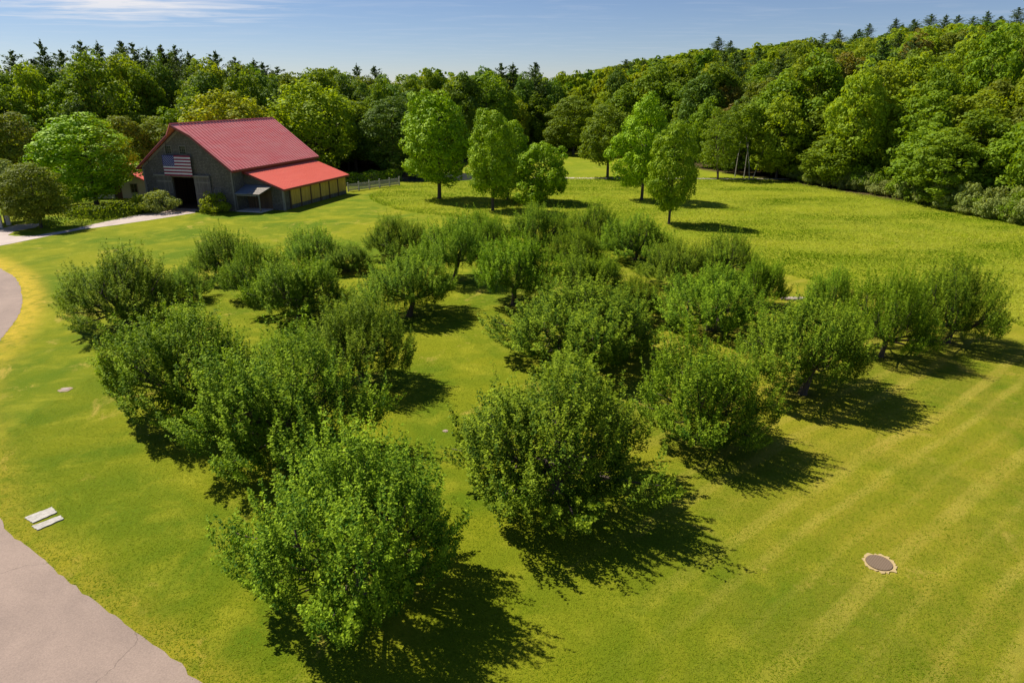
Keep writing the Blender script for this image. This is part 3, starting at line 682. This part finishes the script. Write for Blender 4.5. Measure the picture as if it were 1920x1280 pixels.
TRIM = plank_mat('weathered_trim', (.22, .20, .18), (.30, .275, .25), 3)
def roof_mat(name, c0, c1, rough, metal):
    m, t, p = nt(name)
    m_ = m; g = objco(t); n = noise(t, .8, 5, .6, mapping(t, g, (2.2, .35, 1))); t.links.new(mixc(t, rng_(t, n, .3, .7), c0, c1), p.inputs['Base Color'])
    p.inputs['Roughness'].default_value = rough; p.inputs['Metallic'].default_value = metal; p.inputs['Specular IOR Level'].default_value = .8; return m
ROOF = roof_mat('main_roof_metal', (.84, .21, .20), (.88, .32, .30), .42, .0); ROOF2 = roof_mat('annex_roof_metal', (.72, .125, .075), (.76, .150, .095), .5, 0); REDTRIM = roof_mat('red_trim', (.20, .015, .02), (.24, .02, .025), .5, 0)
def plain(name, c, rough=.7, spec=.3):
    m, t, p = nt(name); n = noise(t, 3, 5, .6, objco(t)); t.links.new(mixc(t, n, tuple(v*.8 for v in c), tuple(min(1, v*1.15) for v in c)), p.inputs['Base Color']); p.inputs['Roughness'].default_value = rough; p.inputs['Specular IOR Level'].default_value = spec; return m
GLASS = plain('dark_glass', (.02, .024, .03), .12, .6); WHITE = plain('white_paint', (.36, .35, .34)); STONE = plain('pale_stone', (.55, .50, .46), .9); DARKIN = plain('dark_interior', (.035, .028, .022), .9)
FLAGW = plain('flag_white', (.62, .60, .66), .8); FLAGR = plain('flag_red', (.26, .03, .07), .8); FLAGB = plain('flag_blue', (.045, .05, .20), .8)
BA = .27; bw, bl, he, hr = 13.0, 19.0, 5.15, 10.1
barn = empty('barn', (-33.9, 84.5, 0), -BA, 'weathered grey shingled barn with red metal roof and open front door', 'barn')
# local: x right, y back, wall right side x=0, left x=-13
dx0, dx1, dh = -8.75, -5.35, 3.9
wl = MB(); th = .2
def gable(y0, y1, door):
    if door:
        wl.prism([(-bw, y0, 0), (dx0, y0, 0), (dx0, y0, dh), (-bw, y0, dh)], (0, y1-y0, 0)); wl.prism([(dx1, y0, 0), (0, y0, 0), (0, y0, dh), (dx1, y0, dh)], (0, y1-y0, 0))
        wl.prism([(-bw, y0, dh), (0, y0, dh), (0, y0, he), (-bw/2, y0, hr-.15), (-bw, y0, he)], (0, y1-y0, 0))
    else: wl.prism([(-bw, y0, 0), (0, y0, 0), (0, y0, he), (-bw/2, y0, hr-.15), (-bw, y0, he)], (0, y1-y0, 0))
gable(0, th, True); gable(bl-th, bl, False)
wl.box(-bw, -bw+th, th, bl-th, 0, he-.02); wl.box(-th, 0, th, bl-th, 0, he-.02); wl.build('wall', SHING, barn)
fl = MB(); fl.box(-bw+.25, -.25, .25, bl-.25, -.05, .06); fl.box(-11.5, -11.2, 3, 15, .06, 3.4, 0); fl.box(-4, -3.8, 2.5, 15, .06, 3.2, 0); fl.build('interior', BROWNP, barn)
rf = MB(); ov = .45; rk = .5; sl_ = (hr-he)/(bw/2)
for sgn in (-1, 1):
    xe = sgn*(bw/2+ov); ze = he-sl_*ov+.1; q = .24   # prow: ridge runs forward of the eaves
    zr = hr+.1; xq = xe*q; zq = zr+(ze-zr)*q
    pts = [(-bw/2, -rk-1.1, zr), (-bw/2+xq, -rk, zq), (-bw/2+xe, -rk, ze), (-bw/2+xe, bl+rk, ze), (-bw/2, bl+rk, zr)]
    rf.prism(pts if sgn > 0 else pts[::-1], (0, 0, .09))
    k = 0; yy = -rk+.25
    while yy < bl+rk:                                   # standing seams
        nrm_ = np.array([sgn*sl_, 0, 1]); nrm_ = nrm_/np.linalg.norm(nrm_)*.05
        rf.prism([(-bw/2, yy, zr+.088), (-bw/2+xe, yy, ze+.088), (-bw/2+xe, yy+.06, ze+.088), (-bw/2, yy+.06, zr+.088)], tuple(nrm_*1.4)); yy += .62
ro = rf.build('roof', ROOF, barn)
tr = MB(); tr.prism([(-bw/2-.14, -rk-1.12, zr+.08), (-bw/2, -rk-1.12, zr+.17), (-bw/2+.14, -rk-1.12, zr+.08)], (0, bl+2*rk+1.14, 0)); tr.build('ridge_cap', REDTRIM, ro)
fb = MB()
for sgn in (-1, 1):
    xe = sgn*(bw/2+ov); ze = he-sl_*ov+.1; xq = xe*.24; zq = zr+(ze-zr)*.24
    fb.prism([(-bw/2, -rk-1.12, zr-.22), (-bw/2, -rk-1.12, zr-.005), (-bw/2+xq, -rk-.03, zq-.005), (-bw/2+xq, -rk-.03, zq-.24)], (0, .06, 0))
    fb.prism([(-bw/2+xq, -rk-.03, zq-.24), (-bw/2+xq, -rk-.03, zq-.005), (-bw/2+xe, -rk-.03, ze-.005), (-bw/2+xe, -rk-.03, ze-.24)], (0, .06, 0))
    x0, x1 = sorted((-bw/2+xe, -bw/2+xe+sgn*.06)); fb.box(x0, x1, -rk, bl+rk, ze-.2, ze+.05)
fb.build('fascia', REDTRIM, barn)
so_ = MB()
for sgn in (-1, 1):                                      # grey rake board against the wall
    xe = sgn*bw/2; so_.prism([(-bw/2, -.05, hr-.28), (-bw/2, -.05, hr-.62), (-bw/2+xe, -.05, he-.34), (-bw/2+xe, -.05, he-.02)], (0, .048, 0))
so_.build('rake_board', TRIM, barn)
cb = MB()
cb.box(-bw-.02, -bw+.2, -.04, -.002, 0, he-.3); cb.build('corner_board', TRIM, barn)
cb = MB(); cb.box(-.2, .0, -.04, -.002, 0, he-.3); cb.box(0, .04, -.04, .2, 0, he-.05); cb.build('corner_board', TRIM, barn)
bm_ = MB(); bm_.box(-11.2, -3.1, -.34, -.06, 4.02, 4.24); bm_.build('door_rail', TRIM, barn)
for x0, x1 in ((-11.0, -8.70), (-5.42, -3.1)):
    d = MB(); d.box(x0, x1, -.2, -.1, .05, 4.0); dd = d.build('door', GREYP, barn); 
    for z0, z1 in ((.5, .68), (1.95, 2.1), (3.3, 3.48)): b = MB(); b.box(x0+.05, x1-.05, -.24, -.202, z0, z1); b.build('batten', TRIM, dd)
def window(x0, x1, z0, z1, y, nx_=3, nz_=3, par=barn, glass=GLASS):
    f = MB(); f.box(x0-.09, x0, y-.07, y-.004, z0-.09, z1+.09); f.box(x1, x1+.09, y-.07, y-.004, z0-.09, z1+.09); f.box(x0, x1, y-.07, y-.004, z1, z1+.09); f.box(x0, x1, y-.09, y-.004, z0-.09, z0)
    for i in range(1, nx_): xm = x0+(x1-x0)*i/nx_; f.box(xm-.015, xm+.015, y-.045, y-.018, z0, z1)
    for i in range(1, nz_): zm = z0+(z1-z0)*i/nz_; f.box(x0, x1, y-.05, y-.046, zm-.015, zm+.015)
    w = f.build('window', TRIM, par); g = MB(); g.box(x0, x1, y-.016, y-.006, z0, z1); g.build('pane', glass, w)
window(-9.05, -8.2, 6.72, 7.62, 0); window(-6.95, -6.1, 6.72, 7.62, 0); window(-11.9, -11.1, 1.3, 2.5, 0, 2, 2); window(-2.95, -1.95, 1.3, 2.6, 0, 2, 2, glass=GREYP)
# annex
aw, al, oa, lo, hi = 5.3, 15.7, 2.3, 2.6, 4.5
aw_ = MB(); aw_.prism([(.01, oa, 0), (aw, oa, 0), (aw, oa, lo), (.01, oa, hi)], (0, .15, 0)); aw_.prism([(.01, oa+al-.15, 0), (aw, oa+al-.15, 0), (aw, oa+al-.15, lo), (.01, oa+al-.15, hi)], (0, .15, 0))
aw_.box(aw-.15, aw, oa+.15, oa+al-.15, 0, lo); an = aw_.build('lean_to_wall', SHING, barn)
pn = MB(); n = 6; seg = (al-1.4)/n
for i in range(n):
    y0 = oa+1.3+i*seg; b = MB(); b.box(aw+.004, aw+.06, y0+.1, y0+seg-.1, .5, lo-.15); b.build('board_panel', TANP, an)
    b = MB(); b.box(aw+.004, aw+.14, y0-.1, y0+.09, 0, lo-.05); b.build('post', BROWNP, an)
b = MB(); b.box(aw+.002, aw+.045, oa+1.3, oa+al-.1, 0, .38); b.build('base_board', GREYP, an)
b = MB(); b.box(aw+.002, aw+.05, oa-.05, oa+.2, 0, lo-.04); b.box(aw-.2, aw, oa-.05, oa-.002, 0, lo-.1); b.build('corner_board', TRIM, an)
ar = MB(); sa = (hi-lo)/aw; e = .4; ar.prism([(.03, oa-.4, hi+.12), (aw+e, oa-.4, lo-sa*e+.12), (aw+e, oa+al+.4, lo-sa*e+.12), (.03, oa+al+.4, hi+.12)], (0, 0, .08))
yy = oa-.2
while yy < oa+al+.4:
    ar.prism([(.05, yy, hi+.198), (aw+e, yy, lo-sa*e+.198), (aw+e, yy+.03, lo-sa*e+.198), (.05, yy+.03, hi+.198)], (0, 0, .028)); yy += .42
aro = ar.build('lean_to_roof', ROOF2, barn)
fb = MB(); fb.box(aw+e+.002, aw+e+.05, oa-.42, oa+al+.42, lo-sa*e-.06, lo-sa*e+.17); fb.prism([(.05, oa-.45, hi-.06), (.05, oa-.45, hi+.17), (aw+e, oa-.45, lo-sa*e+.17), (aw+e, oa-.45, lo-sa*e-.06)], (0, .048, 0)); fb.build('fascia', REDTRIM, aro)
# porch between gable and annex
pr = MB(); pr.prism([(.06, -.1, 2.15), (1.75, -.1, 2.15), (2.05, oa-.01, 2.95), (.06, oa-.01, 2.95)], (0, 0, .07)); pro = pr.build('porch_roof', plain('slate_metal', (.16, .19, .24), .35, .6), barn)
pr = MB(); pr.prism([(1.755, -.1, 2.15), (3.5, -.1, 2.15), (4.0, oa-.01, 2.95), (2.055, oa-.01, 2.95)], (0, 0, .085)); pr.build('shingle_patch', SHING2, pro)
pp = MB(); pp.box(.05, 3.6, -.1, oa-.02, .02, .14); pp.build('porch_floor', STONE, barn)
pp = MB(); pp.box(3.3, 3.42, -.02, .1, .14, 2.1); pp.box(.06, .2, -.02, .1, .14, 2.1); pp.box(.2, 3.3, -.02, .08, 1.96, 2.1); pp.build('porch_post', TRIM, barn)
pp = MB(); pp.box(.2, 3.6, oa-.06, oa-.004, .14, 2.4); pp.build('porch_boards', BROWNP, barn)
# flag
def L2W(x, y, z): c, s = math.cos(-BA), math.sin(-BA); return (-33.9+c*x-s*y, 84.5+s*x+c*y, z)
FW, FH = 4.1, 2.45; fo = MB(); N = 26
for i in range(N):
    for j in range(26):
        u0, u1, v0, v1 = i/N, (i+1)/N, j/26, (j+1)/26; st = int((1-v0-1e-6)*13); can = u1 <= .4231 and st < 7
        def P3(u, v): return (u*FW, -.02+.035*math.sin(u*11+v*2)+.02*math.sin(v*9), v*FH+.05*u*0)
        fo.add([P3(u0, v0), P3(u1, v0), P3(u1, v1), P3(u0, v1)], [(0, 1, 2, 3)], 2 if can else (1 if st % 2 == 0 else 0))
for i in range(9):
    for j in range(11):
        if (i+j) % 2: continue
        u = .4231*(j+1)/12; v = 1-(7/13)*(i+1)/10; y = -.035+.035*math.sin(u*11+v*2)+.02*math.sin(v*9); rs = .062
        pts = []
        for k in range(10): a = math.pi/2+k*math.pi/5; q = rs*(1 if k % 2 == 0 else .42); pts.append((u*FW+q*math.cos(a), y, v*FH+q*math.sin(a)))
        fo.add(pts, [tuple(range(10))], 0)
flag = fo.build('flag', [FLAGW, FLAGR, FLAGB]); flag.location = L2W(-9.4, -.42, 4.12); flag.rotation_euler = (0, 0, -BA)
for p_ in flag.data.polygons: p_.use_smooth = False
sol = flag.modifiers.new('s', 'SOLIDIFY'); sol.thickness = .01
tag(flag, 'large striped flag with starry blue corner hanging flat above the barn door', 'flag')
# apron in front of the door
ap = MB(); ap.box(-8.9, -5.2, -2.6, -.3, .0, .035); o = ap.build('door_apron', plain('paving_brick', (.46, .34, .29), .9)); o.location = (-33.9, 84.5, 0); o.rotation_euler = (0, 0, -BA); tag(o, kind='structure')

# ------------------------------------------------------------------ hedges, bushes, fence, shed
def shrub_at(px, py, hw, h, label, mat, group=None, k=0):
    x, y = gp(px, py); w = hw*dep(x, y, 1)/FPX; SHRUBS[k].place(x+.6, y-.35, 0, h, w, rr.uniform(0, 6.28), label, 'bush', group, mat)
shrub_at(396, 398, 29, 2.3, 'rounded bright green bush right of the barn door', LM['lime'])
shrub_at(291, 397, 33, 2.4, 'leafy bush with pale blossom left of the barn door', LM['shrub'], k=1)
shrub_at(262, 397, 26, 2.1, 'darker bush at the end of the path hedge', LM['lime'])
def hedge(pts, w, h, label, mat, dens=260, jit=.16):
    rng = np.random.default_rng(len(label)); Q = []; n = int(sum(math.dist(a, b) for a, b in zip(pts, pts[1:]))*dens); L = [math.dist(a, b) for a, b in zip(pts, pts[1:])]; cs = np.cumsum([0]+L); s = rng.uniform(0, cs[-1], n)
    k = np.clip(np.searchsorted(cs, s)-1, 0, len(L)-1); P_ = np.array(pts); f = (s-cs[k])/np.array(L)[k]; c = P_[k]*(1-f)[:, None]+P_[k+1]*f[:, None]; d = nrm(P_[k+1]-P_[k]); nn2 = np.stack([d[:, 1], -d[:, 0]], 1)
    side = rng.integers(0, 3, n); u = np.where(side == 0, -1, np.where(side == 1, 1, rng.uniform(-1, 1, n))); z = np.where(side == 2, 1., rng.uniform(.03, 1, n)); hh = h*(1+.12*np.sin(s*1.7)+.06*np.sin(s*4.1))
    c3 = np.concatenate([c+nn2*(u*w/2)[:, None], (z*hh)[:, None]], 1)+rng.normal(size=(n, 3))*jit*np.array([1, 1, .6]); c3[:, 2] = np.maximum(c3[:, 2], .05)
    no = np.concatenate([nn2*np.where(side < 2, u, 0)[:, None], np.where(side == 2, 1, .15)[:, None]], 1)+rng.normal(size=(n, 3))*.5
    Le = rng.uniform(.12, .24, n); o = D.objects.new('hedge', quads_mesh('hedge', leaf_quads(c3, no, Le, Le*.7, rng), mat, dict(tint=rng.random(n)))); COL.objects.link(o); return tag(o, label, 'hedge')
hedge([gp(60, 392), gp(120, 384), gp(178, 376)], 1.6, 1.9, 'long clipped hedge with flat sunny top behind the big left tree', LM['hedge'])
hedge([gp(86, 428), gp(140, 418), gp(200, 410), gp(252, 402)], 1.3, 1.5, 'loose dark hedge along the path to the barn', LM['mid'], 200, .28)
hedge([gp(650, 347), gp(748, 338)], 1.8, 1.6, 'low clipped hedge behind the white picket fence', LM['hedge'])
hedge([gp(90, 360), gp(178, 356)], 1.3, 1.3, 'short hedge on the far side of the garden lawn', LM['hedge'])
fa, fb_ = np.array(gp(653, 360)), np.array(gp(749, 347)); fl_ = np.linalg.norm(fb_-fa); ang = math.atan2(*(fb_-fa)[::-1])
fn = empty('picket_fence', (fa[0], fa[1], 0), ang, 'white picket fence running back from the barn corner', 'fence'); sec = 5
for i in range(sec+1):
    b = MB(); x = fl_*i/sec; b.box(x-.07, x+.07, -.07, .07, 0, 1.25); b.prism([(x-.09, -.09, 1.25), (x+.09, -.09, 1.25), (x+.09, .09, 1.25), (x-.09, .09, 1.25)], (0, 0, .06)); b.build('post', WHITE, fn)
for i in range(sec):
    b = MB(); x0 = fl_*i/sec+.08; x1 = fl_*(i+1)/sec-.08; b.box(x0, x1, .0, .04, .25, .34); b.box(x0, x1, .0, .04, .85, .94); x = x0+.06
    while x < x1-.1: b.prism([(x, -.025, .08), (x+.085, -.025, .08), (x+.085, -.025, 1.05), (x+.042, -.025, 1.13), (x, -.025, 1.05)], (0, .022, 0)); x += .15
    b.build('picket_panel', WHITE, fn)
sx, sy = gp(224, 372); sh = empty('garden_cottage', (sx, sy, 0), .1, 'pale cottage with small red roof hidden by trees left of the barn', 'house')
b = MB(); b.prism([(-4, 0, 0), (4, 0, 0), (4, 0, 2.2), (0, 0, 4), (-4, 0, 2.2)], (0, 5, 0)); b.build('wall', plain('cream_wall', (.5, .48, .42)), sh)
b = MB(); b.prism([(-4.3, -.3, 2.1), (0, -.3, 4.12), (0, -.3, 4.27), (-4.3, -.3, 2.25)], (0, 5.6, 0)); b.prism([(4.3, -.3, 2.25), (0, -.3, 4.272), (0, -.3, 4.122), (4.3, -.3, 2.1)], (0, 5.6, 0)); b.build('roof', ROOF2, sh)
window(-2.6, -1.8, .8, 1.9, 0, 2, 2, sh); window(1.8, 2.6, .8, 1.9, 0, 2, 2, sh)
b = MB(); b.box(-.5, .5, -.05, -.004, 0, 2); b.build('door', BROWNP, sh)
for px, py, h in ((2, 428, 1.4), (17, 422, 1.7)):
    x, y = gp(px, py); b = MB(); b.box(-.2, .2, -.2, .2, 0, h); o = b.build('gatepost', STONE, None, bevel=.03); o.location = (x, y, 0); o.rotation_euler = (0, .02, .4)
    tag(o, 'rough granite post at the left picture edge, '+('shorter and cut by the frame' if px < 10 else 'taller, under the pale tree'), 'post')

# ------------------------------------------------------------------ small things on the lawn
def disc(name, px, py, r, label, cat, mat, z=.05):
    x, y = gp(px, py); b = MB(); a = np.linspace(0, 2*math.pi, 33)[:-1]; b.prism([(r*math.cos(t), r*math.sin(t), 0) for t in a], (0, 0, z)); root = empty(name, (x, y, 0), 0, label, cat); return root, b
m, t, p = nt('cast_iron'); g = objco(t); ck = node(t, 'ShaderNodeTexChecker'); ck.inputs['Scale'].default_value = 22; t.links.new(g, ck.inputs[0]); t.links.new(mixc(t, .5, ck.outputs[0], (.17, .125, .09)), p.inputs['Base Color']); p.inputs['Specular IOR Level'].default_value = .05; ck.inputs[1].default_value = (.13, .09, .06, 1); ck.inputs[2].default_value = (.22, .165, .12, 1); p.inputs['Roughness'].default_value = .7
r, b = disc('manhole_cover', 1648, 1056, .38, 'round grey iron manhole cover in a dry patch on the right lawn', 'manhole cover', m); b.build('cover', m, r)
b = MB(); a = np.linspace(0, 2*math.pi, 49)[:-1]; pin = [(.39*math.cos(t), .39*math.sin(t), 0) for t in a]; rg = random.Random(3); pout = [((.47+rg.uniform(-.06, .09))*math.cos(t)+.04, (.47+rg.uniform(-.06, .07))*math.sin(t), 0) for t in a]
for i in range(48):
    j = (i+1) % 48; b.prism([pin[i], pout[i], pout[j], pin[j]], (0, 0, .025))
b.build('dirt_ring', plain('dry_soil', (.44, .33, .16), .95), r)
def slab(px, py, l, w, ang, label, z=.07):
    x, y = gp(px, py); b = MB(); n = 14; rg = random.Random(px); up = [(-l/2+l*i/n, w/2+rg.uniform(-.025, .025)) for i in range(n+1)]; dn = [(l/2-l*i/n, -w/2+rg.uniform(-.025, .025)) for i in range(n+1)]
    b.prism([(q[0], q[1], 0) for q in dn+up], (0, 0, z)); o = b.build('stone_slab', CONC, None, bevel=.015); o.location = (x, y, 0); o.rotation_euler = (0, 0, ang); tag(o, label, 'slab')
m, t, p = nt('pale_concrete'); t.links.new(mixc(t, rng_(t, noise(t, 9, 6, .8, objco(t)), .35, .68), (.28, .26, .23), (.54, .51, .47)), p.inputs['Base Color']); p.inputs['Roughness'].default_value = .9; CONC = m
def slab_px(cs, label):
    P_ = [gp(*c) for c in cs]; cx_ = sum(p[0] for p in P_)/4; cy_ = sum(p[1] for p in P_)/4; rg = random.Random(int(cs[0][0])); out = []
    for i in range(4):
        a, b = P_[i], P_[(i+1) % 4]; n = 9
        for k in range(n): out.append((a[0]+(b[0]-a[0])*k/n-cx_+rg.uniform(-.018, .018), a[1]+(b[1]-a[1])*k/n-cy_+rg.uniform(-.018, .018), 0))
    b = MB(); b.prism(out, (0, 0, .04)); o = b.build('stone_slab', CONC, None, bevel=.01); o.location = (cx_, cy_, 0); tag(o, label, 'slab')
slab_px([(46, 971), (98, 951), (108, 961), (62, 981)], 'pale concrete slab in the grass beside the road, the farther and wider of the two')
slab_px([(60, 987), (114, 967), (120, 973), (70, 995)], 'narrow concrete slab in the grass, the nearer of the two by the road')
for px, py, r_, lab in ((123, 730, .33, 'bare stony drain patch in the left lawn near the road'), (835, 808, .12, 'tiny pale valve lid in the grass aisle')):
    x, y = gp(px, py); r = empty('drain_lid', (x, y, 0), 0, lab, 'drain lid'); b = MB(); rg = random.Random(px)
    b.prism([(r_*1.0*math.cos(a_)*rg.uniform(.75, 1.15), r_*math.sin(a_)*rg.uniform(.7, 1.15), 0) for a_ in np.linspace(0, 6.28, 25)[:-1]], (0, 0, .02)); b.build('soil', plain('dusty_soil', (.33, .25, .17), .95), r)
    b = MB(); b.prism([(r_*.55*math.cos(a_), r_*.5*math.sin(a_), 0) for a_ in np.linspace(0, 6.28, 15)[:-1]], (0, 0, .035)); b.build('lid', plain('dusty_stone', (.36, .29, .25), .95), r)
x, y = gp(1487, 562); b = MB(); rg = random.Random(5)
b.prism([(.9*math.cos(t)*(1+rg.uniform(-.12, .1)), .3*math.sin(t)*(1+rg.uniform(-.1, .1)), 0) for t in np.linspace(0, 6.28, 15)[:-1]], (0, 0, .16)); o = b.build('flat_rock', plain('rock', (.36, .29, .26), .95), None, bevel=.04); o.location = (x, y, 0); tag(o, 'flat pinkish rock in the lawn by the meadow edge', 'rock')

# ------------------------------------------------------------------ grasses
def blades(name, P_, h, w, mat, label, cat, rng, hue, lean=.25, tint=None):
    n = len(P_); a = rng.uniform(0, 6.28, n); d = np.stack([np.cos(a), np.sin(a), np.zeros(n)], 1); tip = rng.normal(size=(n, 3))*lean*h[:, None]; tip[:, 2] = h
    b = P_-d*w[:, None]/2; c = P_+d*w[:, None]/2; Q = np.stack([b, c, c*.5+P_*.5+tip, b*.5+P_*.5+tip], 1)
    o = D.objects.new(name, quads_mesh(name, Q, mat, dict(tint=rng.random(n) if tint is None else tint, hue=hue))); COL.objects.link(o); tag(o, label, cat, kind='stuff')
rng = np.random.default_rng(77); N = 300000; X = rng.uniform(-21, 68, N); Y = 36+(119.4-36)*rng.random(N)**1.25
k = inpoly(X, Y, MEADOW_S) & (np.abs(np.arctan2(X, Y)) < R(40)); X, Y = X[k], Y[k]
def vnoise(X, Y, s, seed):
    g = np.random.default_rng(seed).random((64, 64)); x = X/s+500; y = Y/s+500; xi = np.floor(x).astype(int); yi = np.floor(y).astype(int); fx = x-xi; fy = y-yi; fx = fx*fx*(3-2*fx); fy = fy*fy*(3-2*fy)
    q = lambda i, j: g[(xi+i) % 64, (yi+j) % 64]
    return (q(0, 0)*(1-fx)+q(1, 0)*fx)*(1-fy)+(q(0, 1)*(1-fx)+q(1, 1)*fx)*fy
pt = .6*vnoise(X*.4, Y, 5, 1)+.4*vnoise(X*.5, Y, 2.0, 2); n = len(X)
ed = np.clip(pl_dist(X, Y, MEADOW_S+MEADOW_S[:1])/1.5, 0, 1); h = (.05+.08*vnoise(X, Y, 3.5, 3)+.20*(1-ed)*rng.random(n))*rng.uniform(.6, 1.4, n); P_ = np.stack([X, Y, np.zeros(n)], 1)
print('meadow blades', n)
blades('meadow_grass', P_, h, rng.uniform(.04, .11, n), LM['grass'], 'tall uncut meadow grass around the maples', 'grass', rng, np.clip(.25+.45*pt, 0, 1), 1.2, np.clip(((pt-.5)*3.0+.5)*(.35+.65*ed)+rng.uniform(-.1, .1, n), 0, 1))
N = 400000; X = rng.uniform(-22, 30, N); Y = 12+36*rng.random(N)**1.5
k = (np.abs(X) < Y*.8+2) & ~inpoly(X, Y, ROAD_S+rest) & ~inpoly(X, Y, MEADOW_S); X, Y = X[k], Y[k]; n = len(X)
for a_ in AP:
    q = gp(a_[0], a_[1]); kk = np.hypot(X-q[0], Y-q[1]) > rng.uniform(.2, 1.0, len(X)); X, Y = X[kk], Y[kk]
n = len(X)
kk = (pl_dist(X, Y, ROAD_S) > np.where(Y > 30, rng.uniform(.6, 2.8, n), .0)); X, Y = X[kk], Y[kk]
for px, py, r_ in ((1648, 1056, .5), (77, 968, .46), (90, 981, .46), (123, 730, .35), (835, 808, .15)):
    q = gp(px, py); kk = np.hypot(X-q[0], Y-q[1]) > r_; X, Y = X[kk], Y[kk]
n = len(X); print('lawn', n)
blades('lawn_grass', np.stack([X, Y, np.zeros(n)], 1), rng.uniform(.008, .018, n), rng.uniform(.015, .035, n), LM['lawn'], 'short mown grass of the near lawn', 'grass', rng, np.full(n, .4), 2.6, np.clip(vnoise(X, Y, 1.5, 8)*.8+rng.uniform(-.3, .4, n), 0, 1))

# where several look-alikes share a label, say which one by its order in the row
from collections import defaultdict
same = defaultdict(list)
for o in D.objects:
    if o.parent is None and o.get('group') and o.get('label'): same[o['label']].append(o)
for lab, L_ in same.items():
    if len(L_) < 2: continue
    L_.sort(key=lambda o: proj(o.location.x, o.location.y, o.location.z+8)[0]); n = len(L_)
    names = ['left one', 'right one'] if n == 2 else ['leftmost']+[('second', 'third', 'fourth', 'fifth', 'sixth', 'seventh', 'eighth', 'ninth', 'tenth', 'eleventh', 'twelfth', 'thirteenth', 'fourteenth', 'fifteenth', 'sixteenth')[min(i, 14)]+' from left' for i in range(n-2)]+['rightmost']
    for o, q in zip(L_, names): o['label'] = lab+', '+q
